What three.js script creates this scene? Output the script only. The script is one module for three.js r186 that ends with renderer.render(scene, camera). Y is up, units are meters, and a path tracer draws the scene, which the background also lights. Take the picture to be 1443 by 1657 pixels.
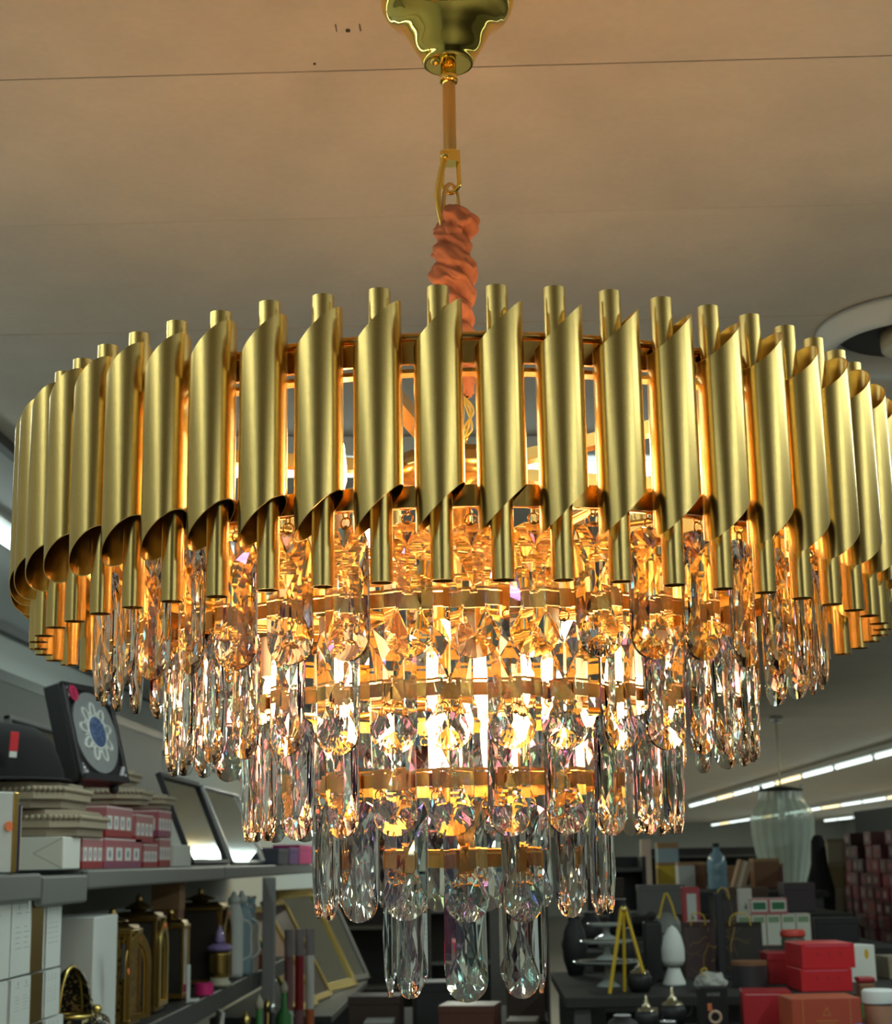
import * as THREE from 'three';
import { RoundedBoxGeometry } from 'three/addons/geometries/RoundedBoxGeometry.js';
import { ConvexGeometry } from 'three/addons/geometries/ConvexGeometry.js';
import { mergeGeometries } from 'three/addons/utils/BufferGeometryUtils.js';
import { RectAreaLightUniformsLib } from 'three/addons/lights/RectAreaLightUniformsLib.js';
import { FontLoader } from 'three/addons/loaders/FontLoader.js';

// ---------------------------------------------------------------- camera, exposure
const scene = new THREE.Scene();
scene.background = new THREE.Color(0x000000);
const camera = new THREE.PerspectiveCamera(35.56, 1443 / 1657, 0.05, 80);
camera.position.set(0, 1.55, 0);
camera.rotation.set(0.215, 0.0211, -0.0173, 'YXZ');
camera.focus = 1.3;
camera.userData.fStop = 18;
const renderer = new THREE.WebGLRenderer({ antialias: true });
renderer.toneMapping = THREE.LinearToneMapping;
renderer.toneMappingExposure = 1.0;
renderer.shadowMap.enabled = true;
RectAreaLightUniformsLib.init();
const LIGHT = {
  cool: [0.84, 1.0, 0.94], warm: [1.0, 0.80, 0.42],
  tubeGlow: 2.6, tubePanel: 64, soffitPanel: 14, bulbGlow: 56, bulb: 0.026, bulbColor: [1.0, 0.56, 0.23],
};

// ---------------------------------------------------------------- helpers
let seed = 7;
const rnd = (a = 0, b = 1) => { seed = (seed * 1664525 + 1013904223) % 4294967296; return a + (b - a) * seed / 4294967296; };
const used = {};
const numbered = (n) => { const k = used[n] = (used[n] ?? -1) + 1; return k ? n + '_' + String(k).padStart(3, '0') : n; };
const V = (x, y, z) => new THREE.Vector3(x, y, z);
const ordinal = (k) => ['first', 'second', 'third', 'fourth', 'fifth', 'sixth', 'seventh', 'eighth', 'ninth', 'tenth', 'eleventh', 'twelfth', 'thirteenth', 'fourteenth'][k - 1];
const C = (r, g, b) => new THREE.Color().setRGB(r, g, b);
function shade(o) { o.traverse((m) => { if (m.isMesh) { m.castShadow = true; m.receiveShadow = true; } }); return o; }
function thing(name, label, category, pos = [0, 0, 0], turn = 0, group) {
  const o = new THREE.Group(); o.name = numbered(name); o.position.set(...pos); o.rotation.y = turn;
  o.userData = { label, category }; if (group) o.userData.group = group;
  scene.add(o); return o;
}
function part(name, geo, mat, parent, pos, rot) {
  const m = new THREE.Mesh(Array.isArray(geo) ? mergeGeometries(geo.map((g) => g.index ? g.toNonIndexed() : g)) : geo, mat);
  m.name = name; m.castShadow = m.receiveShadow = true;
  if (pos) m.position.set(...pos); if (rot) m.rotation.set(...rot);
  parent.add(m); return m;
}
function structure(name, label, category) { const o = new THREE.Group(); o.name = name; o.userData = { kind: 'structure', label, category }; scene.add(o); return o; }
const box = (w, h, d, x = 0, y = 0, z = 0) => new THREE.BoxGeometry(w, h, d).translate(x, y, z);
const rbox = (w, h, d, r = 0.004, x = 0, y = 0, z = 0) => new RoundedBoxGeometry(w, h, d, 2, Math.min(r, w / 2.1, h / 2.1, d / 2.1)).translate(x, y, z);
const lathe = (pts, n = 32) => new THREE.LatheGeometry(pts.map(([r, y]) => new THREE.Vector2(r, y)), n);
const rod = (a, b, r, n = 10) => {
  const A = V(...a), B = V(...b), d = B.clone().sub(A), g = new THREE.CylinderGeometry(r, r, d.length(), n);
  g.applyQuaternion(new THREE.Quaternion().setFromUnitVectors(V(0, 1, 0), d.clone().normalize()));
  return g.translate((A.x + B.x) / 2, (A.y + B.y) / 2, (A.z + B.z) / 2);
};
const tubeAlong = (pts, r, n = 24, k = 8, closed = false) => new THREE.TubeGeometry(new THREE.CatmullRomCurve3(pts.map((p) => V(...p)), closed), n, r, k, closed);
function mat(rgb, roughness = 0.6, metalness = 0, extra = {}) {
  const m = new THREE.MeshPhysicalMaterial({ roughness, metalness, side: THREE.DoubleSide, ...extra }); m.color.setRGB(...rgb); return m;
}
function noiseTexture(size, fn, srgb = false) {
  const d = new Uint8Array(size * size * 4);
  for (let y = 0; y < size; y++) for (let x = 0; x < size; x++) {
    const c = fn(x / size, y / size); const v = Array.isArray(c) ? c : [c, c, c];
    for (let k = 0; k < 3; k++) d[(y * size + x) * 4 + k] = Math.max(0, Math.min(255, v[k] * 255)); d[(y * size + x) * 4 + 3] = 255;
  }
  const t = new THREE.DataTexture(d, size, size); t.magFilter = THREE.LinearFilter; t.wrapS = t.wrapT = THREE.RepeatWrapping;
  if (srgb) t.colorSpace = THREE.SRGBColorSpace; t.needsUpdate = true; return t;
}
function canvasTexture(w, h, draw) {
  const c = document.createElement('canvas'); c.width = w; c.height = h; draw(c.getContext('2d'), w, h);
  const t = new THREE.CanvasTexture(c); t.colorSpace = THREE.SRGBColorSpace; t.magFilter = THREE.LinearFilter; return t;
}
// periodic value noise
function valueNoise(n, s0) {
  const g = new Float32Array(n * n); let s = s0; for (let i = 0; i < n * n; i++) { s = (s * 1664525 + 1013904223) % 4294967296; g[i] = s / 4294967296; }
  return (u, v) => { const x = u * n, y = v * n, i = Math.floor(x), j = Math.floor(y), a = x - i, b = y - j, f = a * a * (3 - 2 * a), h = b * b * (3 - 2 * b), q = (p, r) => g[((r % n + n) % n) * n + ((p % n + n) % n)];
    return (q(i, j) * (1 - f) + q(i + 1, j) * f) * (1 - h) + (q(i, j + 1) * (1 - f) + q(i + 1, j + 1) * f) * h; };
}

// ---------------------------------------------------------------- materials
const grainA = valueNoise(128, 11), grainB = valueNoise(256, 23), coarse = valueNoise(8, 5), mid = valueNoise(32, 9);
const satinMap = noiseTexture(256, (u, v) => { const k = 0.96 + 0.05 * (grainB(u, v) - 0.5) + 0.03 * (grainA(u, v) - 0.5); return [k, k * 0.87, k * 0.555]; }, true);
satinMap.repeat.set(1, 3);
const ceilingMap = noiseTexture(512, (u, v) => { const k = 0.80 + 0.03 * coarse(u, v) + 0.025 * mid(u, v) + 0.02 * grainB(u, v); return [k, k * 0.965, k * 0.90]; }, true);
const M = {
  satinBrass: mat([0.82, 0.785, 0.735], 0.26, 1, { map: satinMap }),
  frameGold: mat([0.72, 0.44, 0.13], 0.24, 1),
  polishedGold: mat([0.93, 0.65, 0.14], 0.06, 1),
  rodGold: mat([0.70, 0.46, 0.17], 0.30, 1),
  crystal: mat([1, 1, 1], 0.0, 0, { transmission: 1, thickness: 0.01, ior: 1.46, specularIntensity: 1, iridescence: 1, iridescenceIOR: 1.72, iridescenceThicknessRange: [100, 318] }),
  velvet: mat([0.46, 0.17, 0.085], 0.9, 0, { sheen: 0.5, sheenColor: C(0.8, 0.45, 0.3), sheenRoughness: 0.5 }),
  cable: mat([0.75, 0.55, 0.12], 0.25, 0.4),
  ceiling: mat([0.92, 0.92, 0.92], 0.62, 0, { map: ceilingMap }),
  ceilingGap: mat([0.06, 0.05, 0.04], 0.9),
  soffit: mat([0.62, 0.66, 0.66], 0.35),
  darkTrim: mat([0.10, 0.10, 0.10], 0.5),
  wall: mat([0.62, 0.66, 0.63], 0.75),
  floor: mat([0.42, 0.40, 0.37], 0.35),
  lampWhite: mat([0.75, 0.78, 0.77], 0.4),
};
const glow = (c, k) => new THREE.MeshStandardMaterial({ color: 0x000000, emissive: C(...c), emissiveIntensity: k });
M.coolGlow = glow(LIGHT.cool, LIGHT.tubeGlow); M.warmGlow = glow(LIGHT.warm, LIGHT.tubeGlow);
M.bulbGlow = glow([1.0, 0.64, 0.31], LIGHT.bulbGlow);
M.socket = mat([0.80, 0.78, 0.72], 0.5);

// ---------------------------------------------------------------- the room
const CEIL = 2.435, LEFT = -1.42;
{
  const fl = structure('floor', 'dull grey shop floor', 'floor'); part('floor_slab', box(12.6, 0.1, 53), M.floor, fl, [4.7, -0.05, -19]);
  const ce = structure('ceiling', 'off white boarded shop ceiling with thin seams', 'ceiling');
  part('backing', box(12.6, 0.08, 53), M.ceilingGap, ce, [4.7, CEIL + 0.062, -19]);
  const edges = [7.2]; for (let z = 6.78; z > -1.2; z -= 0.445) edges.push(z);
  edges.push(-1.235, -1.674, -2.0995, -2.567); for (let z = -3.01; z > -45.3; z -= 0.445) edges.push(z);
  edges.sort((a, b) => b - a); const clean = edges.filter((z, i) => i === 0 || edges[i - 1] - z > 0.2);
  for (let i = 0; i + 1 < clean.length; i++) {
    const d = clean[i] - clean[i + 1] - 0.0022, w = 10.6, g = new THREE.BoxGeometry(w, 0.02, d), uv = g.attributes.uv, p = g.attributes.position, off = rnd(0, 5);
    for (let k = 0; k < uv.count; k++) uv.setXY(k, p.getX(k) / 1.7 + off, p.getZ(k) / 1.7 + off * 1.3);
    part('ceiling_board', g, M.ceiling, ce, [w / 2 - 1.0, CEIL + 0.01 + rnd(-0.0006, 0.0006), (clean[i] + clean[i + 1]) / 2]);
  }
  for (const [x, z, r] of [[-0.131, -1.583, 0.0026], [-0.175, -1.655, 0.0015]]) part('nail_hole', new THREE.CylinderGeometry(r, r, 0.002, 9), M.ceilingGap, ce, [x, CEIL - 0.0006, z]);
  for (const x of [-0.1435, -0.1175]) part('pencil_mark', box(0.0009, 0.001, 0.014), M.ceilingGap, ce, [x, CEIL - 0.0003, -1.578]);

  const wl = structure('wall_left', 'pale wall behind the shelving with slanted soffit above', 'wall');
  part('wall_panel', box(0.12, 2.7, 53), M.wall, wl, [LEFT - 0.06, 1.25, -19]);
  const so = structure('trim_1', 'slanted pale soffit with dark edges along the left wall', 'soffit');
  const slant = Math.atan2(0.185, 0.41);
  part('slanted_soffit', box(0.47, 0.02, 53), M.soffit, so, [-1.21, 2.352, -19], [0, 0, slant]);
  part('soffit_edge', box(0.022, 0.05, 53), M.darkTrim, so, [-0.999, 2.437, -19]);
  part('soffit_trim', box(0.02, 0.03, 53), M.darkTrim, so, [LEFT + 0.012, 2.245, -19]);
  part('picture_rail', box(0.05, 0.07, 53), M.soffit, so, [LEFT + 0.02, 2.07, -19]);
  const wb = structure('wall_back', 'pale green white wall at the far end of the shop', 'wall'); part('wall_panel', box(12.6, 2.7, 0.12), M.wall, wb, [4.7, 1.25, -45.3]);
  const wr = structure('wall_right', 'pale side wall of the shop', 'wall'); part('wall_panel', box(0.12, 2.7, 53), M.wall, wr, [9.9, 1.25, -19]);
  const wf = structure('wall_front', 'dark unseen wall behind the viewer', 'wall'); part('wall_panel', box(12.6, 2.7, 0.12), mat([0.25, 0.24, 0.22], 0.8), wf, [4.7, 1.25, 7.26]);  // out of view; its dark colour darkens the reflections in the brass tubes
  for (const s of [fl, ce, wl, so, wb, wr, wf]) shade(s);
}

// fluorescent fittings: housing, reflector, tube; length along z
function fluorescent(x, y, z, len, kind, label, group, tilt = 0, panel = LIGHT.tubePanel) {
  const t = thing('fluorescent_light', label, 'ceiling light', [x, y, z], 0, group); t.rotation.z = tilt;
  part('housing', rbox(0.07, 0.045, len, 0.006), M.lampWhite, t, [0, 0.0225, 0]);
  part('tube', new THREE.CylinderGeometry(0.016, 0.016, len - 0.03, 8, 1, true).rotateX(Math.PI / 2), kind === 'warm' ? M.warmGlow : M.coolGlow, t, [0, -0.022, 0]);
  for (const s of [-1, 1]) part('lamp_holder', rbox(0.036, 0.05, 0.02, 0.004), M.lampWhite, t, [0, -0.018, s * (len / 2 - 0.016)]);
  const l = new THREE.RectAreaLight(C(...LIGHT[kind]), panel, 0.034, len - 0.08); l.name = 'fluorescent_glow';
  l.position.set(0, -0.041, 0); l.rotation.x = -Math.PI / 2; t.add(l);
  return t;
}
{
  const far = 'fluorescent row across the far ceiling';
  const rows = [[3.28, -6.6, 13, ['cool', 'cool', 'cool', 'warm', 'cool', 'cool', 'cool', 'warm', 'cool', 'cool', 'warm', 'cool', 'cool'], 'nearest'], [5.9, -21.6, 14, ['warm', 'warm', 'cool', 'cool', 'warm', 'cool', 'cool', 'cool', 'warm', 'cool', 'cool', 'cool', 'warm', 'cool'], 'middle'], [8.2, -31.0, 6, ['cool', 'cool', 'cool', 'cool', 'cool', 'cool'], 'farthest'], [-0.2, -8.2, 7, ['cool', 'warm', 'cool', 'cool', 'cool', 'warm', 'cool'], 'central']];  // central row is unseen, placed to light the mirrors and crystals from behind
  for (const [x, z0, n, kinds, which] of rows) for (let i = 0; i < n; i++)  // first tubes of the nearest row lie out of view, lighting the goods
    fluorescent(x, CEIL - 0.075, z0 - i * 1.56, 1.52, kinds[i], `${kinds[i] === 'warm' ? 'yellowish' : 'bluish white'} fluorescent tube, ${ordinal(n - i)} from the far end of ${which} ceiling row${which === 'central' ? ' unseen behind chandelier' : ' at right'}`, `${which} ${kinds[i]} tubes`);
  for (let i = 0; i < 6; i++) fluorescent(1.62, CEIL - 0.046, 3.3 - i * 1.56, 1.52, 'cool', `unseen white fluorescent tube, ${ordinal(6 - i)} from the far end of the row right of the chandelier`, 'unseen tubes beside the chandelier');  // row stands out of view, lighting the left goods and the brass tubes
  for (let i = 0; i < 6; i++) fluorescent(-1.15, 2.345, 2.64 - i * 1.56, 1.52, 'cool', `unseen white fluorescent tube, ${ordinal(6 - i)} from the far end of the row on the slanted left soffit`, 'tubes on the soffit', 0.42, LIGHT.soffitPanel);
}

// ---------------------------------------------------------------- the chandelier
const CX = -0.0212, CZ = -1.497, EYE = 1.55;
const chand = thing('chandelier', 'large round gold tube chandelier with tiers of clear cut crystals, hanging from the ceiling', 'chandelier', [CX, EYE, CZ]);
// local y = height above eye level
function cutTube(r, wall, yTop, yBot, slope, n = 36) {   // both ends cut along y = slope * x
  const pos = [], nor = [], uv = [], idx = [];
  const ring = (rad, y0, nx, sgn, rim) => { for (let i = 0; i <= n; i++) { const a = i / n * Math.PI * 2, c = Math.cos(a), s = Math.sin(a); pos.push(rad * c, y0 + slope * rad * c, rad * s); if (rim) nor.push(-slope * sgn / Math.hypot(1, slope), sgn / Math.hypot(1, slope), 0); else nor.push(c * sgn, 0, s * sgn); uv.push(i / n, (y0 + slope * rad * c) * 4); } };
  const band = (a, b, flip) => { for (let i = 0; i < n; i++) { const A = a * (n + 1) + i, B = b * (n + 1) + i; if (flip) idx.push(A, A + 1, B, B, A + 1, B + 1); else idx.push(A, B, A + 1, B, B + 1, A + 1); } };
  ring(r, yTop, 0, 1); ring(r, yBot, 0, 1); band(0, 1, true);
  ring(r - wall, yTop, 0, -1); ring(r - wall, yBot, 0, -1); band(2, 3, false);
  ring(r, yTop, 0, 1, true); ring(r - wall, yTop, 0, 1, true); band(4, 5, false);
  ring(r, yBot, 0, -1, true); ring(r - wall, yBot, 0, -1, true); band(6, 7, true);
  const g = new THREE.BufferGeometry(); g.setAttribute('position', new THREE.Float32BufferAttribute(pos, 3)); g.setAttribute('normal', new THREE.Float32BufferAttribute(nor, 3)); g.setAttribute('uv', new THREE.Float32BufferAttribute(uv, 2)); g.setIndex(idx); return g;
}
{
  const N = 56, RS = 0.385, TH0 = -0.0148, bigR = 0.0178, off = 0.0090;
  const small = cutTube(0.0083, 0.0006, 0.411, 0.1925, 0, 28), big = cutTube(bigR, 0.0007, 0.380, 0.243, 1.0, 44);
  for (let i = 0; i < N; i++) {
    const th = TH0 + i / N * Math.PI * 2, s = Math.sin(th), c = Math.cos(th);
    part('slim_tube', small, M.satinBrass, chand, [RS * s, rnd(-0.0008, 0.0008), RS * c], [0, th, 0]);
    part('slant_cut_tube', big, M.satinBrass, chand, [(RS + off) * s, rnd(-0.0012, 0.0012), (RS + off) * c], [0, th, 0]);
  }
  // rings
  const band = (R, y0, y1, w = 0.003, n = 128) => lathe([[R - w, y0], [R, y0], [R, y1], [R - w, y1], [R - w, y0]], n).toNonIndexed();
  const flat = (g) => { g.computeVertexNormals(); return g; };
  const upper = part('upper_ring', [flat(band(0.376, 0.357, 0.374, 0.004)), new THREE.TorusGeometry(0.374, 0.0035, 8, 128).rotateX(Math.PI / 2).translate(0, 0.378, 0), flat(band(0.376, 0.350, 0.353, 0.012))].map((g) => { g.deleteAttribute('uv'); return g.index ? g.toNonIndexed() : g; }), M.frameGold, chand);
  const tiers = [[0.332, 0.1455, 44], [0.267, 0.0818, 37], [0.197, 0.0190, 26], [0.132, -0.0500, 17], [0.068, -0.1180, 8]];
  // crystals: faceted drop with straight sides and a round end, hung by its top
  const L = 0.101, W = 0.0183, T = 0.0066, RIM = 0.0017;
  const pts = [];
  const outline = [[0.42, 0], [0.82, 0.004], [1.0, 0.013], [1.0, L - W]]; for (let a = 18; a < 90; a += 18) outline.push([Math.cos(a * Math.PI / 180), L - W + W * Math.sin(a * Math.PI / 180)]);
  for (const [x, y] of outline) for (const sx of [-1, 1]) for (const sz of [-1, 1]) pts.push(V(sx * x * W, -y, sz * RIM));
  for (const sz of [-1, 1]) {
    pts.push(V(0, -L, sz * RIM));
    for (const [x, y, z] of [[0, 0.046, 1.0], [0, 0.018, 0.80], [0.42, 0.030, 0.80], [0.46, 0.064, 0.80], [0, 0.083, 0.80], [0.36, 0.087, 0.60], [0.70, 0.078, 0.52]]) for (const sx of x ? [-1, 1] : [1]) pts.push(V(sx * x * W, -y, sz * z * T));
  }
  const crystalGeo = new ConvexGeometry(pts);
  const hookGeo = [new THREE.TorusGeometry(0.0042, 0.0007, 6, 16).translate(0, 0.0035, 0), new THREE.TorusGeometry(0.0042, 0.0007, 6, 16).rotateY(Math.PI / 2).translate(0, 0.0105, 0), new THREE.SphereGeometry(0.0019, 8, 6).translate(0, 0.0, 0.0)];
  const hook = mergeGeometries(hookGeo);
  const tabGeo = box(0.010, 0.015, 0.0016);
  tiers.forEach(([R, yb, n], k) => {
    const yr = yb + L + 0.013;
    const ringPart = part('crystal_ring', [flat(band(R + 0.002, yr - 0.002, yr + 0.009)), flat(band(R - 0.004, yr + 0.011, yr + 0.013, 0.012))].map((g) => { g.deleteAttribute('uv'); return g; }), M.frameGold, chand);
    const th0 = k === 4 ? 0.02 : [0.045, -0.012, -0.03, 0.02][k];
    for (let i = 0; i < n; i++) {
      const th = th0 + i / n * Math.PI * 2, s = Math.sin(th), c = Math.cos(th);
      const p = part('crystal_pendant', crystalGeo, M.crystal, chand, [R * s, yb + L + rnd(-0.0015, 0.0015), R * c], [rnd(-0.02, 0.02), th + rnd(-0.22, 0.22), rnd(-0.025, 0.025)]);
      part('hook', hook, M.frameGold, p);
      part('hanger_tab', tabGeo, M.frameGold, ringPart, [(R + 0.0045) * s, yr + 0.004, (R + 0.0045) * c], [0, th, 0]);
    }
  });
  // spider: spokes of the upper ring and of the tiers, stanchions
  for (let i = 0; i < 6; i++) {
    const th = 0.35 + i / 6 * Math.PI * 2, s = Math.sin(th), c = Math.cos(th);
    part('spoke', box(0.344, 0.012, 0.014, 0.2, 0, 0), M.frameGold, chand, [0, 0.366, 0], [0, th, 0]);
    part('stanchion', rod([0.368 * Math.sin(th + 0.28), 0.252, 0.368 * Math.cos(th + 0.28)], [0.368 * Math.sin(th + 0.28), 0.372, 0.368 * Math.cos(th + 0.28)], 0.004), M.frameGold, chand);
    part('tier_spoke', rod([0.03 * s, 0.262, 0.03 * c], [0.372 * s, 0.262, 0.372 * c], 0.0042), M.frameGold, chand);
  }
  part('lower_ring', [flat(band(0.376, 0.249, 0.262, 0.004)), flat(band(0.376, 0.262, 0.265, 0.03))].map((g) => { g.deleteAttribute('uv'); return g; }), M.frameGold, chand);
  tiers.slice(1).forEach(([R, yb], k) => { const yr = yb + L + 0.024; for (let i = 0; i < 4; i++) { const th = 0.4 + k * 0.3 + i * Math.PI / 2; part('tier_spoke', rod([0.01 * Math.sin(th), yr, 0.01 * Math.cos(th)], [(R - 0.004) * Math.sin(th), yr, (R - 0.004) * Math.cos(th)], 0.0035), M.frameGold, chand); } });
  part('hub', lathe([[0, 0.395], [0.012, 0.395], [0.016, 0.385], [0.055, 0.380], [0.058, 0.352], [0.014, 0.346], [0.011, 0.27], [0.03, 0.268], [0.03, 0.255], [0.010, 0.250], [0.008, 0.02], [0.014, 0.016], [0.012, -0.004], [0, -0.008]], 40), M.frameGold, chand);
  part('hub_loop', new THREE.TorusGeometry(0.011, 0.0028, 10, 28).translate(0, 0.405, 0), M.polishedGold, chand);
  // bulbs
  function bulb(x, y, z, up) {
    const b = new THREE.Group(); b.name = 'bulb'; b.position.set(x, y, z); if (!up) b.rotation.x = Math.PI; chand.add(b);
    part('bulb_glass', lathe([[0.0005, 0.036], [0.0065, 0.022], [0.0085, 0.004], [0.0085, -0.010], [0.006, -0.018]], 10), M.bulbGlow, b);
    part('socket', lathe([[0, -0.058], [0.0105, -0.058], [0.0105, -0.020], [0.008, -0.018], [0, -0.018]], 18), M.socket, b);
    const l = new THREE.PointLight(C(...LIGHT.bulbColor), LIGHT.bulb, 0, 2); l.position.set(0, 0.004, 0); l.shadow.radius = 0.6; l.castShadow = true; l.name = 'bulb_light'; b.add(l);
  }
  for (let i = 0; i < 6; i++) { const th = -0.52 + i / 6 * Math.PI * 2, R = 0.2; bulb(R * Math.sin(th), 0.328, R * Math.cos(th), true); }
  for (let i = 0; i < 8; i++) { const th = 0.12 + i / 8 * Math.PI * 2, R = 0.175; bulb(R * Math.sin(th), 0.150, R * Math.cos(th), false); }
  for (let i = 0; i < 3; i++) { const th = 0.5 + i / 3 * Math.PI * 2, R = 0.055; bulb(R * Math.sin(th), 0.105, R * Math.cos(th), false); }
  for (let i = 0; i < 6; i++) { const th = -0.52 + i / 6 * Math.PI * 2, s = Math.sin(th), c = Math.cos(th); part('bulb_arm', [rod([0.03 * s, 0.264, 0.03 * c], [0.2 * s, 0.264, 0.2 * c], 0.004), lathe([[0, 0.262], [0.016, 0.264], [0.018, 0.272], [0, 0.272]], 20).translate(0.2 * s, 0, 0.2 * c)], M.frameGold, chand); }
  for (let i = 0; i < 8; i++) { const th = 0.12 + i / 8 * Math.PI * 2, s = Math.sin(th), c = Math.cos(th); part('bulb_arm', [rod([0.012 * s, 0.214, 0.012 * c], [0.175 * s, 0.214, 0.175 * c], 0.004), lathe([[0, 0.206], [0.013, 0.206], [0.013, 0.216], [0, 0.216]], 16).translate(0.175 * s, 0, 0.175 * c)], M.frameGold, chand); }

  // suspension: canopy, rod, bracket, chain, cable, sleeve
  const canopy = part('canopy', lathe([[0, 0.7945], [0.0225, 0.7945], ...new THREE.CatmullRomCurve3([V(0.0248, 0.7945, 0), V(0.0262, 0.7965, 0), V(0.0285, 0.803, 0), V(0.0355, 0.815, 0), V(0.0415, 0.827, 0), V(0.0475, 0.8375, 0), V(0.0555, 0.8455, 0), V(0.0635, 0.852, 0), V(0.0678, 0.860, 0), V(0.0682, 0.868, 0), V(0.066, 0.878, 0), V(0.063, 0.8848, 0)]).getPoints(60).map((p) => [p.x, p.y])], 80), M.polishedGold, chand);
  part('canopy_screw', new THREE.SphereGeometry(0.0055, 14, 10), M.polishedGold, canopy, [-0.013, 0.7935, 0.012]);
  part('stem_collar', lathe([[0, 0.775], [0.0088, 0.775], [0.0095, 0.779], [0.0078, 0.786], [0.0078, 0.795], [0, 0.795]], 24), M.polishedGold, canopy);
  part('stem', lathe([[0, 0.6985], [0.0066, 0.6985], [0.0066, 0.776], [0, 0.776]], 28), M.rodGold, chand);
  const br = part('stem_bracket', tubeAlong([[-0.0078, 0.700, 0], [-0.0082, 0.675, 0], [-0.0080, 0.662, 0], [0, 0.6545, 0], [0.0080, 0.662, 0], [0.0082, 0.675, 0], [0.0078, 0.700, 0]], 0.0024, 40, 10), M.polishedGold, chand);
  part('bracket_screw', [new THREE.SphereGeometry(0.0048, 12, 8).translate(-0.005, 0.692, 0.0066), new THREE.CylinderGeometry(0.0094, 0.0094, 0.012, 20).translate(0, 0.692, 0)], M.polishedGold, br);
  const link = (y0, y1, turn) => part('chain_link', tubeAlong([[-0.0062, y0 + 0.007, 0], [0, y0, 0], [0.0062, y0 + 0.007, 0], [0.0062, y1 - 0.007, 0], [0, y1, 0], [-0.0062, y1 - 0.007, 0]], 0.0021, 48, 8, true), M.rodGold, chand, [0, 0, 0], [0, turn, 0]);
  link(0.600, 0.664, 0.5); link(0.548, 0.606, 1.9); link(0.495, 0.553, 0.4); link(0.445, 0.500, 1.7); link(0.405, 0.450, 0.4);
  for (const [dx, dz] of [[0, 0], [-0.003, 0.003]]) part('cable', tubeAlong([[-0.002 + dx, 0.698, 0.003 + dz], [-0.008 + dx, 0.672, 0.006 + dz], [-0.0115 + dx, 0.650, 0.006 + dz], [-0.010 + dx, 0.632, 0.005 + dz], [-0.006 + dx, 0.612, 0.003 + dz]], 0.0016, 30, 8), M.cable, chand);
  for (let k = 0; k < 3; k++) part('wire', tubeAlong([[0.004, 0.445, 0.008], [0.012 + 0.003 * k, 0.425, 0.010], [0.016 - 0.004 * k, 0.405, 0.012], [0.004 + 0.003 * k, 0.392, 0.010], [0.020, 0.382, 0.004 * k]], 0.0013, 26, 6), M.cable, chand);
  // crumpled velvet sleeve
  const nu = 72, nv = 150, pos = [], idx = [], y0 = 0.640, y1 = 0.443, fold = valueNoise(10, 77), fold2 = valueNoise(24, 31);
  const rad = [[0, 0.006], [0.02, 0.014], [0.06, 0.0195], [0.12, 0.021], [0.17, 0.0175], [0.25, 0.0195], [0.38, 0.0212], [0.50, 0.0195], [0.58, 0.0150], [0.66, 0.0135], [0.8, 0.0145], [0.93, 0.0150], [0.985, 0.012], [1, 0.007]];
  const rAt = (t) => { for (let i = 1; i < rad.length; i++) if (t <= rad[i][0]) { const [a, b] = rad[i - 1], [c, d] = rad[i], u = (t - a) / (c - a), q = u * u * (3 - 2 * u); return b + (d - b) * q; } return 0.007; };
  for (let j = 0; j <= nv; j++) for (let i = 0; i <= nu; i++) {
    const t = j / nv, a = i / nu * Math.PI * 2, tw = a / (Math.PI * 2) + 2.1 * t;
    const deep = Math.sin(2 * Math.PI * (tw * 2) + 1.2 + 5 * fold(i / nu, t * 1.5)) * 0.12 + (fold((tw * 1) % 1, t * 1.3) - 0.5) * 0.42 + (fold2(i / nu + t, t * 1.8) - 0.5) * 0.16 - 0.20 * Math.pow(Math.abs(Math.sin(Math.PI * (tw * 2 + 4.2 * t))), 8);
    const r = rAt(t) * (1 + deep), sag = 0.0035 * Math.sin(9 * t + 1) * (1 - t), yy = y0 + (y1 - y0) * t + 0.006 * (fold(i / nu, t * 2) - 0.5);
    pos.push(sag + r * Math.cos(a) + 0.006 * t, yy, r * Math.sin(a) * 0.92);
  }
  for (let j = 0; j < nv; j++) for (let i = 0; i < nu; i++) { const A = j * (nu + 1) + i, B = A + nu + 1; idx.push(A, A + 1, B, B, A + 1, B + 1); }
  const g = new THREE.BufferGeometry(); g.setAttribute('position', new THREE.Float32BufferAttribute(pos, 3)); g.setIndex(idx); g.computeVertexNormals();
  const sl = part('chain_sleeve', g, M.velvet, chand); sl.userData.label = 'crumpled coral velvet sleeve';
}

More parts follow.
